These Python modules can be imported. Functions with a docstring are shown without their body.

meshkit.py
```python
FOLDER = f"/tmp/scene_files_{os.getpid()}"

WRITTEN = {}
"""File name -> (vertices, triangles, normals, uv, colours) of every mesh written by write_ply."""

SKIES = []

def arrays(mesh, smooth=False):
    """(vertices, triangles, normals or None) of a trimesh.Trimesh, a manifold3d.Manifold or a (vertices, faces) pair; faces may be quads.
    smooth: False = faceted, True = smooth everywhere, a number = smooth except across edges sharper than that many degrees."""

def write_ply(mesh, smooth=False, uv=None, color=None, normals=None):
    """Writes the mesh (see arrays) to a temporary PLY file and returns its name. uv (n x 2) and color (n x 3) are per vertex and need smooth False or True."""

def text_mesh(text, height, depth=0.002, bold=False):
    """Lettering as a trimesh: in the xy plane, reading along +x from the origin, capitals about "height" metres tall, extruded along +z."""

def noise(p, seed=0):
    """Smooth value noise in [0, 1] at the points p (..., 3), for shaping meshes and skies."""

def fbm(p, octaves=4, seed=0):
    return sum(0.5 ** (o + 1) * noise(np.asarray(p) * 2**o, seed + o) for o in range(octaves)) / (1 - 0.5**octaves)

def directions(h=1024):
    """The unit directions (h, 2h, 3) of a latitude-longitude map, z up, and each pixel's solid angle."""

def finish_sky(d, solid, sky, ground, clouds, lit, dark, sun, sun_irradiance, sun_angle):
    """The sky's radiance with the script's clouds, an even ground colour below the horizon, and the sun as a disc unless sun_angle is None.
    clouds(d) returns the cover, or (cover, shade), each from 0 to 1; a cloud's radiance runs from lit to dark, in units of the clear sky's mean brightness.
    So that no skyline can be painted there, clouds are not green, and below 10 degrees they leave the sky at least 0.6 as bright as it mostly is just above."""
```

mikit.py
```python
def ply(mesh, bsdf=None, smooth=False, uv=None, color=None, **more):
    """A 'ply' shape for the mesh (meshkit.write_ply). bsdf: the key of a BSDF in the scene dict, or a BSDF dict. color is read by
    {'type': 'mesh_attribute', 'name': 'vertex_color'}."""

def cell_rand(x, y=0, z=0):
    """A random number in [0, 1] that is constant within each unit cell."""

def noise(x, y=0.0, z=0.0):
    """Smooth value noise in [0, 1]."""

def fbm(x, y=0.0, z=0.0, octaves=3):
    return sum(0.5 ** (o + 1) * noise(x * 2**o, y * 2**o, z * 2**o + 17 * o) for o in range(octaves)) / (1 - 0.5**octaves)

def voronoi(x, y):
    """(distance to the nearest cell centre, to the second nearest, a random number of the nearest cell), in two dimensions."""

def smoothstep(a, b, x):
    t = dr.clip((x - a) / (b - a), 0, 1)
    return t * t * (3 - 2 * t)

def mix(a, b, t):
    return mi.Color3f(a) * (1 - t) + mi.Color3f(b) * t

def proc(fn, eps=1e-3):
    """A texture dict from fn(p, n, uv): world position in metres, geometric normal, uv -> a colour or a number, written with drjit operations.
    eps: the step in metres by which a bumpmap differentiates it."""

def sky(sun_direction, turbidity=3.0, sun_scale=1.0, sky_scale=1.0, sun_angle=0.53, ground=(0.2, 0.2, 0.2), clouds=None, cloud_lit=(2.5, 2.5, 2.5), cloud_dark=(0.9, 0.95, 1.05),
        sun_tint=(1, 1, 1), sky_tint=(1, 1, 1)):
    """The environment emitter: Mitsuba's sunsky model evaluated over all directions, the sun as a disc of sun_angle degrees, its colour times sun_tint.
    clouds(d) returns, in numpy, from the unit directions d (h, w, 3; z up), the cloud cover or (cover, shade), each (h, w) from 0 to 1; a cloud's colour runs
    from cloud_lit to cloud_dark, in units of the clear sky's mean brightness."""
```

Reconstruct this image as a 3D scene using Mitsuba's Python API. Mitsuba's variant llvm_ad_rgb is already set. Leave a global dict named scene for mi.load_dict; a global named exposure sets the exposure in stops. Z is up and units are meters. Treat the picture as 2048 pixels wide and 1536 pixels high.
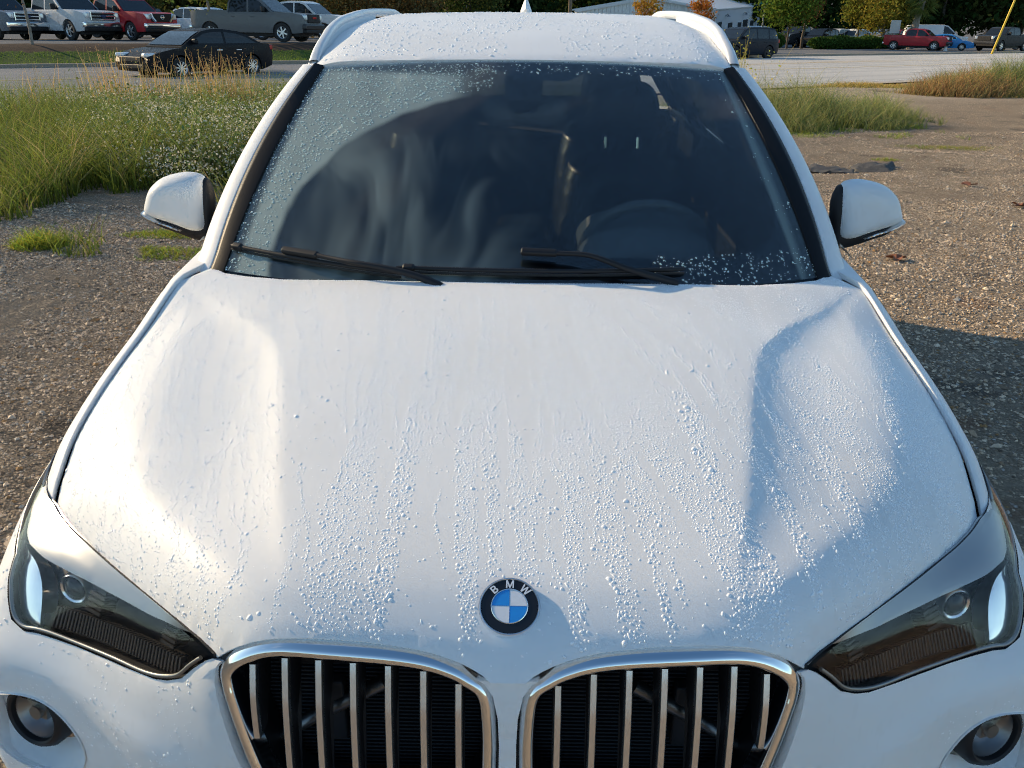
import math, random
import numpy as np, trimesh, mitsuba as mi, drjit as dr
import manifold3d as m3
import shapely
from shapely.geometry import Polygon, Point, LineString
from scipy.interpolate import PchipInterpolator as PC, CubicSpline as CS
from scipy.spatial import Delaunay, cKDTree
import mikit, meshkit
from mikit import noise, fbm, voronoi, cell_rand, smoothstep, mix

# ------------------------------------------------------------------ camera, light, exposure
def camera_matrix():
    yaw, pitch, roll = -.01547, .4394, -.0075
    cy, sy, cp, sp = math.cos(yaw), math.sin(yaw), math.cos(pitch), math.sin(pitch)
    f = np.array([sy*cp, cy*cp, -sp]); r = np.array([cy, -sy, 0]); d = np.cross(f, r)
    r2 = math.cos(roll)*r + math.sin(roll)*d; d2 = -math.sin(roll)*r + math.cos(roll)*d
    m = np.eye(4); m[:3, 0] = -r2; m[:3, 1] = -d2; m[:3, 2] = f; m[:3, 3] = (.0149, -.8273, 1.6689)
    return m
EYE = np.array([.0149, -.8273, 1.6689])
scene, labels = {}, {}
scene['camera'] = {'type': 'perspective', 'fov': 2*math.degrees(math.atan(1024/1700)), 'fov_axis': 'x', 'near_clip': .05, 'far_clip': 3000.,
                   'to_world': mi.ScalarTransform4f(camera_matrix())}
def wisps(d):
    z = np.maximum(d[..., 2:3], .08); p = d[..., :2]/z
    a = .6; u = p[..., 0]*math.cos(a)+p[..., 1]*math.sin(a); v = -p[..., 0]*math.sin(a)+p[..., 1]*math.cos(a)
    q = np.stack([u*1.1, v*4.2, 0*u+3.3], -1)
    w = meshkit.fbm(q, 3, 7)
    q2 = np.stack([u*3.0+w*2.2, v*9.0+w*2.2, 0*u+8.], -1)
    n = .55*meshkit.fbm(q, 4, 21)+.45*meshkit.fbm(q2, 4, 5)
    return np.clip((n-.58)*3.2, 0, 1)*.55*np.clip((d[..., 2]-.04)/.2, 0, 1)
SUN = np.array([-1., .49, .44])
scene['sky'] = mikit.sky(SUN.tolist(), turbidity=2.0, clouds=wisps, cloud_lit=(1.9, 1.95, 2.05), cloud_dark=(1.2, 1.25, 1.35), ground=(.16, .14, .12), sun_tint=(.97, 1., 1.06), sky_tint=(.94, 1., 1.02), sky_scale=1.42)
exposure = 2.2

# ------------------------------------------------------------------ small helpers
def numbered(key):
    if key not in scene and key not in labels: return key
    i = 1
    while f'{key}_{i:03d}' in scene or f'{key}_{i:03d}' in labels: i += 1
    return f'{key}_{i:03d}'
def thing(name, label, cat, group=None):
    key = numbered(name); labels[key] = {'label': label, 'category': cat}
    if group: labels[key]['group'] = group
    return key
def add(parent, name, mesh, bsdf, smooth=False, M=None, kind=None, label=None, **kw):
    key = numbered(f'{parent}__{name}' if parent else name)
    if not isinstance(mesh, dict) and len(mesh.faces) == 0: raise ValueError('empty mesh '+key)
    d = mesh if isinstance(mesh, dict) else mikit.ply(mesh, bsdf, smooth=smooth, **kw)
    d = dict(d)
    if isinstance(mesh, dict) and bsdf: d['bsdf'] = {'type': 'ref', 'id': bsdf}
    if M is not None: d['to_world'] = mi.ScalarTransform4f(np.asarray(M, float))
    scene[key] = d
    if kind: labels.setdefault(key, {})['kind'] = kind
    if label: labels.setdefault(key, {})['label'] = label
    return key
def cat(ms): return trimesh.util.concatenate(ms)
def tm(v, f): return trimesh.Trimesh(np.asarray(v, float), np.asarray(f, int), process=False)
def man(m): return m3.Manifold(m3.Mesh(np.asarray(m.vertices, np.float32), np.asarray(m.faces, np.uint32)))
def unman(m):
    q = m.to_mesh(); return trimesh.Trimesh(q.vert_properties[:, :3], q.tri_verts, process=False)
def grid_faces(nu, nv, close=False):
    f = []
    a = np.arange((nu)*(nv)).reshape(nu, nv)
    if close: a = np.vstack([a, a[:1]])
    q = np.stack([a[:-1, :-1], a[1:, :-1], a[1:, 1:], a[:-1, 1:]], -1).reshape(-1, 4)
    return np.vstack([q[:, [0, 1, 2]], q[:, [0, 2, 3]]])
def surf(P, flip=False, close=False):
    P = np.asarray(P, float); f = grid_faces(P.shape[0], P.shape[1], close)
    return tm(P.reshape(-1, 3), f[:, ::-1] if flip else f)
def rbox(lx, ly, lz, r=.01, seg=6):
    """rounded box, centred"""
    s = m3.Manifold.sphere(r, seg*2)
    pts = [s.translate([a*(lx/2-r), b*(ly/2-r), c*(lz/2-r)]) for a in (-1, 1) for b in (-1, 1) for c in (-1, 1)]
    return unman(m3.Manifold.batch_hull(pts))
def tube(pts, rad, seg=10, caps=True):
    pts = np.asarray(pts, float); n = len(pts); rad = np.broadcast_to(np.asarray(rad, float), (n,))
    t = np.gradient(pts, axis=0); t /= np.linalg.norm(t, axis=1, keepdims=True)
    u = np.cross(t[0], [0, 0, 1.]) if abs(t[0][2]) < .9 else np.cross(t[0], [1., 0, 0]); u /= np.linalg.norm(u)
    a = np.arange(seg)*2*np.pi/seg; V = []
    for i in range(n):
        u = u-t[i]*(u@t[i]); u /= np.linalg.norm(u); w = np.cross(t[i], u)
        V.append(pts[i]+rad[i]*(np.cos(a)[:, None]*u+np.sin(a)[:, None]*w))
    V = np.array(V); F = []
    for i in range(n-1):
        for j in range(seg):
            k = (j+1) % seg; F += [[i*seg+j, i*seg+k, (i+1)*seg+k], [i*seg+j, (i+1)*seg+k, (i+1)*seg+j]]
    V = V.reshape(-1, 3)
    if caps:
        V = np.vstack([V, pts[:1], pts[-1:]]); c0, c1 = len(V)-2, len(V)-1
        for j in range(seg): F += [[c0, (j+1) % seg, j], [c1, (n-1)*seg+j, (n-1)*seg+(j+1) % seg]]
    return tm(V, F)
def tri_poly(poly, step, bstep=None):
    """2-D triangulation of a shapely polygon with inner points every step"""
    bstep = bstep or step
    poly = shapely.segmentize(poly, bstep)
    rings = [np.array(poly.exterior.coords)[:-1]]+[np.array(r.coords)[:-1] for r in poly.interiors]
    x0, y0, x1, y1 = poly.bounds
    gx, gy = np.meshgrid(np.arange(x0, x1+step, step), np.arange(y0, y1+step*.87, step*.87)); gx[1::2] += step/2
    g = np.stack([gx.ravel(), gy.ravel()], 1)
    inner = poly.buffer(-.45*min(step, bstep))
    g = g[shapely.contains_xy(inner, g[:, 0], g[:, 1])] if not inner.is_empty else g[:0]
    pts = np.vstack(rings+[g]); tri = Delaunay(pts).simplices
    c = pts[tri].mean(1); tri = tri[shapely.contains_xy(poly, c[:, 0], c[:, 1])]
    a = pts[tri]; b, c = a[:, 1]-a[:, 0], a[:, 2]-a[:, 0]; ar = b[:, 0]*c[:, 1]-b[:, 1]*c[:, 0]; tri = tri[np.abs(ar) > 1e-10]; ar = ar[np.abs(ar) > 1e-10]
    tri[ar < 0] = tri[ar < 0][:, ::-1]
    return pts, tri, [len(r) for r in rings]
def panel(poly, fn, step, bstep=None, thick=.012, lip=.0015, flip=False, back=False):
    """sheet-metal panel over the surface fn(a, b) with a turned-in edge; poly lives in (a, b)"""
    p, t, rings = tri_poly(poly if isinstance(poly, Polygon) else Polygon(poly), step, bstep)
    e = 1e-4
    P = fn(p[:, 0], p[:, 1]); da = (fn(p[:, 0]+e, p[:, 1])-fn(p[:, 0]-e, p[:, 1])); db = (fn(p[:, 0], p[:, 1]+e)-fn(p[:, 0], p[:, 1]-e))
    N = np.cross(da, db); N /= np.linalg.norm(N, axis=1, keepdims=True)+1e-12
    if flip: N = -N; t = t[:, ::-1]
    V = [P]; F = [t]; at = len(P); start = 0
    if thick:
        nb = sum(rings); P = P.copy(); P[:nb] -= N[:nb]*lip; V[0] = P
        for n in rings:
            i = np.arange(start, start+n); j = np.roll(i, -1); k = np.arange(at, at+n); l = np.roll(k, -1)
            V.append(P[i]-N[i]*thick)
            q = np.vstack([np.stack([i, k, l], 1), np.stack([i, l, j], 1)]); F.append(q if not flip else q[:, ::-1])
            at += n; start += n
    m = tm(np.vstack(V), np.vstack(F))
    if back:
        m2 = tm(V[0]-N*thick*.98, t[:, ::-1]); m = cat([m, m2])
    return m
def mirror(m):
    m = m.copy(); m.vertices = m.vertices*[-1, 1, 1]; m.faces = m.faces[:, ::-1]; return m
def inflate(poly, depth, back, step, power=2.2, dmax=None):
    """pillow over a 2-D outline: returns (pts2d-based) mesh in (a, b, h): front rises to depth, flat back at -back"""
    poly = poly if isinstance(poly, Polygon) else Polygon(poly)
    p, t, rings = tri_poly(poly, step)
    d = shapely.distance(poly.exterior, shapely.points(p)); dm = dmax or d.max()
    r = np.clip(1-d/dm, 0, 1); h = depth*(1-r**power)**(1/power)
    V = np.column_stack([p, h]); n = rings[0]; i = np.arange(n); j = np.roll(i, -1); k = i+len(p); l = j+len(p)
    B = np.column_stack([p[:n], np.full(n, -back)])
    F = np.vstack([t, np.stack([i, k, l], 1), np.stack([i, l, j], 1)])
    pb, tb, _ = p, t[:, ::-1]+len(p)+n, 0
    B2 = np.column_stack([p, np.full(len(p), -back)])
    return tm(np.vstack([V, B, B2]), np.vstack([F, tb]))
def remap(m, fn):
    m = m.copy(); m.vertices = fn(m.vertices); return m
def smooth_ring(pts, n=120, closed=True):
    pts = np.asarray(pts, float)
    if closed: pts = np.vstack([pts, pts[:1]])
    s = np.r_[0, np.cumsum(np.linalg.norm(np.diff(pts, axis=0), axis=1))]
    c = CS(s, pts, bc_type='periodic' if closed else 'natural')
    return c(np.linspace(0, s[-1], n, endpoint=not closed))
def rotz(a):
    m = np.eye(4); m[:2, :2] = [[math.cos(a), -math.sin(a)], [math.sin(a), math.cos(a)]]; return m
def trans(x, y, z):
    m = np.eye(4); m[:3, 3] = (x, y, z); return m
def frame(o, x, y, z):
    m = np.eye(4); m[:3, 0], m[:3, 1], m[:3, 2], m[:3, 3] = x, y, z, o; return m
rng = np.random.default_rng(11)

# ------------------------------------------------------------------ materials
def mat(key, base, rough=.5, metal=0., two=True, **kw):
    b = {'type': 'principled', 'base_color': base if isinstance(base, dict) else {'type': 'rgb', 'value': list(base)}, 'roughness': rough, 'metallic': metal, **kw}
    scene[key] = {'type': 'twosided', 'bsdf': b} if two else b
    return key
def white_fn(p, n, uv):
    g = fbm(p.x*3+7, p.y*3, p.z*3, 3); s = fbm(p.x*90, p.y*14, p.z*40, 2)
    return mix((.77, .775, .775), (.70, .70, .69), smoothstep(.45, .75, g)*.5+smoothstep(.62, .8, s)*.25)
mat('white_paint', mikit.proc(white_fn), .42, clearcoat=1., clearcoat_gloss=.99, specular=.10)
mat('drop_water', (.87, .875, .88), .14, clearcoat=1., clearcoat_gloss=.98, specular=.5)
mat('black_plastic', (.016, .016, .018), .5, specular=.3)
mat('trim_black', (.007, .007, .008), .45, specular=.2)
mat('black_gloss', (.008, .009, .012), .12)
mat('black_rubber', (.02, .02, .02), .7)
mat('tyre_rubber', (.022, .022, .022), .8)
mat('frit_black', (.006, .007, .011), .08)
mat('grey_plastic', (.10, .10, .10), .45)
mat('interior_black', (.012, .013, .016), .6)
mat('interior_grey', (.16, .17, .18), .6)
mat('steering_leather', (.11, .115, .12), .33)
mat('seat_leather', (.026, .028, .032), .42)
mat('chrome', (.86, .87, .88), .06, 1.)
mat('satin_silver', (.74, .74, .75), .34, 1.)
mat('bezel_silver', (.33, .34, .36), .30, .9)
mat('dull_metal', (.30, .31, .32), .4, 1.)
mat('reflector', (.9, .9, .9), .12, 1.)
mat('radiator_dark', (.02, .022, .026), .5)
mat('emblem_black', (.006, .006, .008), .1, clearcoat=1.)
mat('emblem_blue', (.02, .27, .72), .15, clearcoat=1.)
mat('emblem_white', (.75, .76, .78), .15, clearcoat=1.)
mat('amber_plastic', (.7, .2, .02), .2)
mat('red_plastic', (.45, .01, .01), .2)
mat('dark_glass', (.012, .016, .02), .04)
scene['clear_lens'] = {'type': 'thindielectric', 'int_ior': 1.22, 'specular_transmittance': {'type': 'rgb', 'value': .93}}
scene['tinted_pane'] = {'type': 'thindielectric', 'int_ior': 1.5, 'specular_transmittance': {'type': 'rgb', 'value': [.13, .15, .145]}}
scene['water'] = {'type': 'dielectric', 'int_ior': 1.33}
# ------------------------------------------------------------------ the white SUV: shaping functions
# ---- bonnet: height over the plan (x across, y back from the nose)
_C = PC([-.03,-.012,.01,.03,.065,.1,.2,.4,.6,.8,1.0,1.3],[.835,.857,.879,.897,.918,.933,.957,.992,1.022,1.046,1.063,1.078])
_XS = PC([-.05,.0,.05,.095,.165,.29,.42,.472,.56,.71,.9,1.1,1.3],[.30,.35,.397,.452,.54,.688,.812,.822,.827,.822,.815,.80,.78])
_ZS = PC([-.05,.0,.05,.095,.165,.29,.42,.472,.56,.71,.9,1.1,1.3],[.78,.81,.838,.846,.848,.848,.836,.858,.9,.948,.988,1.042,1.06])
_P = PC([-.05,.05,.2,.3,.55,.8,1.0,1.3],[11,10,6.5,5.4,5.2,4.8,4,4])
_XC = PC([-.05,.1,.2,.28,.39,.57,.69,.79,.94,1.1],[.30,.31,.335,.36,.387,.43,.468,.525,.66,.80])
_XR = PC([-.05,.1,.15,.27,.40,.55,.75,.94,1.1],[.33,.36,.42,.55,.645,.695,.712,.735,.83])
_A = PC([-.05,.08,.16,.3,.5,.75,.9,1.0,1.2],[0,0,.004,.012,.0155,.0125,.0045,.0015,0])
def H(x, y):
    x = np.abs(np.asarray(x, float)); y = np.clip(np.asarray(y, float), -.05, 1.3)
    c, xs, zs, p = _C(y), _XS(y), _ZS(y), _P(y)
    z = c - (c-zs)*np.power(np.clip(x/xs, 0, 1.15), p)
    xc, xr = _XC(y), np.maximum(_XR(y), _XC(y)+.03)
    t = (x-xc)/(xr-xc)
    def bump(t):
        tt = np.clip(t, 0, 1)
        return 5.38*tt*(1-tt)**1.5
    k = .0
    for o, wgt in ((-.016,.25),(0,.5),(.016,.25)): k = k + wgt*bump(t+o)
    return z - _A(y)*k - .010*(np.minimum(x, .5)/.5)**2*np.clip((y-.05)/.3, 0, 1)
# ---- nose: two plan curves over a common parameter w (0 centre .. 1 wheel arch)
_w = np.array([0,.15,.28,.36,.42,.5,.6,.69,.77,.82,.855,.88,.895])
_hi = np.array([[0,.0],[.15,.004],[.28,.014],[.36,.03],[.42,.068],[.5,.132],[.6,.213],[.69,.29],[.77,.37],[.82,.44],[.864,.515],[.888,.62],[.90,.75]])
_lo = np.array([[0,-.03],[.155,-.026],[.295,-.014],[.38,.004],[.45,.03],[.55,.075],[.655,.13],[.76,.168],[.875,.208],[.922,.275],[.936,.40],[.938,.56],[.94,.72]])
_S = PC([.2,.5,.58,.68,.75,.80,.83,.85,.90,1.0],[0,0,0,.14,.38,.60,.80,1,1.2,1.3])
_hx, _hy, _lx, _ly = CS(_w,_hi[:,0]), CS(_w,_hi[:,1]), CS(_w,_lo[:,0]), CS(_w,_lo[:,1])
def F(w, z):
    """Front of the car, w along the plan curve (signed), z height -> xyz"""
    w = np.asarray(w, float); z = np.asarray(z, float); a = np.clip(np.abs(w), 0, .9); sg = np.where(w < 0, -1., 1.)
    s = _S(np.clip(z, .2, 1.))
    tuck = .10*np.clip((.5-z)/.3, 0, 1)**2
    x = _lx(a)*(1-s)+_hx(a)*s; y = _ly(a)*(1-s)+_hy(a)*s + tuck
    return np.stack([sg*x, y, z+0*x], -1)

def Hs(x, y): return np.stack([np.asarray(x, float), np.asarray(y, float), H(x, y)], -1)
def Fn(w, z, off=0.):
    w = np.asarray(w, float); z = np.asarray(z, float); e = 1e-3
    P = F(w, z)
    if np.any(off != 0):
        N = np.cross(F(w+e, z)-F(w-e, z), F(w, z+e)-F(w, z-e)); N /= np.linalg.norm(N, axis=-1, keepdims=True)+1e-12
        P = P+N*np.asarray(off)[..., None] if np.ndim(off) else P+N*off
    return P
def Wd(a, v, off=0.):
    a = np.asarray(a, float); v = np.asarray(v, float)
    b = np.stack([.72*a, .985+.15*np.abs(a)**2.2, 1.045-.005*a*a], -1); t = np.stack([.585*a, 1.70+.065*a*a, 1.475-.028*a*a], -1)
    vv = v[..., None]
    bow = 4*np.clip(vv, 0, 1)*(1-np.clip(vv, 0, 1))
    return (b*(1-vv)+t*vv)*np.concatenate([1+.024*bow, 1+0*bow, 1+0*bow], -1)+np.array([0, -.5, .85])*(.012*4*vv*(1-vv)+off)
_zc = PC([1.6, 1.70, 2.0, 2.4, 2.8, 3.3, 3.8, 4.15], [1.455, 1.481, 1.53, 1.558, 1.566, 1.557, 1.53, 1.50])
def R(x, y):
    x = np.asarray(x, float); y = np.asarray(y, float)
    return np.stack([x, y, _zc(y)-(.012+.016*np.clip((2.3-y)/.5, 0, 1))*(x/.585)**2-.02*np.clip((np.abs(x)-.5)/.12, 0, 1)**2], -1)
def lerp(A, B, t): return np.asarray(A, float)*(1-t)+np.asarray(B, float)*t

suv = thing('white_suv', 'wet white SUV facing the camera, beaded with rain, filling the foreground on the gravel lot', 'car')
def sadd(name, mesh, bsdf, smooth=False, parent=None, **kw): return add(parent or suv, name, mesh, bsdf, smooth, **kw)

# bonnet
arc = [(.386, .046), (.372, .042), (.352, .037), (.33, .034), (.299, .031), (.265, .0295), (.23, .028), (.19, .026), (.153, .0225), (.122, .0195), (.096, .0155), (.075, .011), (.058, .0065), (.045, .002), (.033, -.003), (.023, -.009)]
front = [(-x, y) for x, y in arc]+[(x, y) for x, y in arc[::-1]]
seam_front = [(.398, .05), (.452, .095), (.497, .13), (.54, .165), (.615, .228), (.688, .29), (.75, .352), (.795, .40), (.812, .428)]
side = [(.818, .46), (.822, .5), (.827, .56), (.827, .64), (.824, .71), (.815, .9), (.802, 1.085)]
rear = [(.745, 1.148), (.70, 1.105), (.64, 1.077), (.55, 1.05), (.42, 1.03), (.25, 1.012), (.12, 1.004)]
right = seam_front+side+rear
inset = Polygon(front+right+[(0, 1.0)]+[(-x, y) for x, y in right[::-1]]).buffer(-.001)
sadd('hood', panel(inset, Hs, .012, .008, thick=.016, lip=.002), 'white_paint', 50)

# plan outlines on the nose (w, z)
HL = [(.402, .842), (.414, .832), (.430, .812), (.447, .787), (.466, .773), (.486, .764), (.54, .753), (.597, .744), (.655, .738), (.7045, .734), (.720, .7305), (.7425, .737), (.7625, .758), (.778, .776), (.792, .798), (.822, .808), (.846, .815), (.858, .824), (.868, .834), (.876, .846), (.872, .853), (.862, .85), (.848, .845), (.832, .842), (.818, .842), (.80, .8445), (.75, .8475), (.69, .848), (.6, .848), (.54, .848), (.47, .8475), (.43, .846)]
HLp = Polygon(HL)
ko = [(.386, .843), (.372, .8575), (.352, .871), (.33, .881), (.299, .8885), (.265, .891), (.23, .8915), (.19, .8905), (.153, .888), (.122, .8845), (.096, .8795), (.075, .873), (.058, .866), (.045, .858), (.031, .848), (.0205, .833), (.0142, .80), (.0125, .76), (.013, .71), (.018, .665), (.04, .635), (.075, .617), (.13, .61), (.20, .608), (.265, .613), (.31, .628), (.34, .655), (.357, .69), (.371, .73), (.383, .77), (.3915, .805), (.393, .828)]
KO = Polygon(ko)
FOGC = (.73, .508)
def ellipse(c, a, b, n=48): return [(c[0]+a*math.cos(t), c[1]+b*math.sin(t)) for t in np.arange(n)*2*math.pi/n]
pocket = Polygon(smooth_ring([(.625, .548), (.643, .603), (.685, .632), (.73, .625), (.765, .595), (.775, .535), (.755, .485), (.705, .468), (.648, .495)], 60))
HLm = Polygon([(-a, b) for a, b in HL]); KOm = Polygon([(-a, b) for a, b in ko]); pm = Polygon([(-a, b) for a, b in pocket.exterior.coords])
face = Polygon([(-.9, .30), (.9, .30), (.9, .848), (.818, .842), (.43, .842), (.40, .838), (.386, .84), (.30, .87), (.1, .862), (.02, .853), (-.02, .853), (-.1, .862), (-.30, .87), (-.386, .84), (-.40, .838), (-.43, .842), (-.818, .842), (-.9, .848)])
low_in = Polygon([(-.5, .33), (.5, .33), (.44, .46), (-.44, .46)])
face = face.difference(shapely.union_all([HLp.buffer(.0035), HLm.buffer(.0035), KO.buffer(.001), KOm.buffer(.001), pocket, pm, low_in]))
if face.geom_type != 'Polygon': face = max(face.geoms, key=lambda g: g.area)
def Fb(w, z):   # bumper skin with the wing line that runs from the lamp corner in towards the grille
    w = np.asarray(w, float); z = np.asarray(z, float); a = np.abs(w)
    line = np.interp(a, [.36, .45, .6, .75, .9], [.61, .648, .678, .69, .69])
    d = z-line
    off = .010*np.exp(-(np.clip(d, -.2, 0)/.05)**2)*np.where(d < 0, 1, 0)+np.where(d >= 0, .010*np.exp(-(d/.018)**2), 0)
    off = off*np.clip((a-.40)/.08, 0, 1)*np.clip((.9-a)/.1, 0, 1)
    return Fn(w, z, off)
sadd('front_bumper', panel(face, Fb, .02, .008, thick=.03, lip=.0025), 'white_paint', 50)
li = panel(low_in.buffer(.01), lambda w, z: Fn(w, z, -.05), .05, .03, thick=0)
sadd('lower_intake', li, 'black_plastic')

# headlights
for s in (-1, 1):
    hp = add(suv, 'headlight', panel(Polygon([(s*a, b) for a, b in HL]).buffer(.003), lambda w, z: Fn(w, z, -.055), .02, .01, thick=-.054, lip=0), 'interior_black', 40)
    def hl(name, poly, off, bs, step=.012, thick=.006, smooth=40, lip=.001):
        pl = Polygon([(s*a, b) for a, b in (poly.exterior.coords if isinstance(poly, Polygon) else poly)])
        return add(hp, name, panel(pl, lambda w, z: Fn(w, z, off), step, .006, thick=thick, lip=lip), bs, smooth)
    hl('clear_cover', HLp.buffer(-.001), 0., 'clear_lens', thick=0)
    top = [(.430, .851), (.47, .853), (.54, .853), (.6, .853), (.69, .853), (.75, .852), (.80, .849), (.835, .843), (.842, .826), (.81, .816), (.785, .8155), (.768, .817), (.74, .8175), (.68, .8205), (.608, .826), (.526, .8345), (.46, .844)]
    hl('silver_bezel', top, -.006, 'bezel_silver', thick=.02)
    rg_ = smooth_ring(np.array(HLp.buffer(-.0025).exterior.coords)[:-1], 200)
    vis = ~((rg_[:, 1] > .83) & (rg_[:, 0] < .84)); k0 = int(np.argmax(vis & ~np.roll(vis, 1))); rg_ = np.roll(rg_, -k0, 0); rg_ = rg_[:int(vis.sum())]
    add(hp, 'lens_seal', tube(Fn(s*rg_[:, 0], rg_[:, 1], -.0025), .0034, 6), 'dull_metal', 60)
    corner = HLp.buffer(-.004).intersection(Polygon(smooth_ring([(.711, .74), (.705, .71), (.76, .70), (.84, .77), (.83, .802), (.80, .807), (.757, .806), (.731, .79), (.718, .765)], 80)))
    hl('corner_reflector', corner, -.014, 'reflector', thick=.03)
    hl('rear_reflector', HLp.buffer(-.004).intersection(Polygon([(.826, .80), (.845, .79), (.9, .84), (.9, .87), (.84, .845), (.838, .82)])), -.008, 'dull_metal', thick=.01)
    hl('side_marker', [(.836, .818), (.844, .822), (.844, .829), (.837, .826)], -.008, 'amber_plastic', thick=.004)
    ledge = HLp.buffer(-.004).intersection(Polygon([(.40, .74), (.73, .69), (.716, .752), (.69, .764), (.46, .793), (.42, .80)]))
    hl('lower_shelf', ledge, -.022, 'black_plastic', thick=.02)
    ribs = []
    for k in range(41):
        w0 = .462+k*.0058; zc = np.interp(w0, [.46, .69], [.783, .753])
        P = [Fn(np.array([s*w0]), np.array([zc+dz]), o)[0] for dz, o in ((-.012, -.029), (.018, -.029), (.018, -.018), (-.012, -.018))]
        Q = [Fn(np.array([s*(w0+.0026)]), np.array([zc+dz]), o)[0] for dz, o in ((-.012, -.029), (.018, -.029), (.018, -.018), (-.012, -.018))]
        ribs.append(unman(m3.Manifold.hull_points(np.array(P+Q))))
    add(hp, 'shelf_rib', cat(ribs), 'radiator_dark', kind='stuff')
    for c in ((.638, .797, .015), (.491, .818, .012)):
        for k in range(5):
            z0 = c[1]+.018-.008*k
            add(hp, 'louvre', unman(m3.Manifold.hull_points(np.array([Fn(np.array([s*(c[0]+a*c[2])]), np.array([z0+b]), o)[0] for a in (-1, 1) for b in (0, .005) for o in (-.045, -.02)]))), 'black_plastic')
    # projector lamps: round lens in a dark bowl with a bright rim
    for (w0, z0, r) in ((.692, .800, .027), ):
        o = Fn(np.array([s*w0]), np.array([z0]), -.034)[0]; ax = np.array([s*.25, -.95, .12]); ax /= np.linalg.norm(ax)
        u = np.cross(ax, [0, 0, 1.]); u /= np.linalg.norm(u); fr = frame(o, u, np.cross(ax, u), ax)
        prof = [(0, .012), (r*.3, .011), (r*.55, .007), (r*.74, 0), (r*.76, -.006)]
        add(hp, 'projector_lens', trimesh.creation.revolve(np.array(prof), sections=40), 'dark_glass', 40, M=fr)
        add(hp, 'projector_ring', trimesh.creation.revolve(np.array([(r*.76, -.02), (r*.78, .004), (r*.9, .006), (r, .002), (r, -.02)]), sections=40), 'reflector' if w0 > .6 else 'dull_metal', 40, M=fr)

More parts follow.
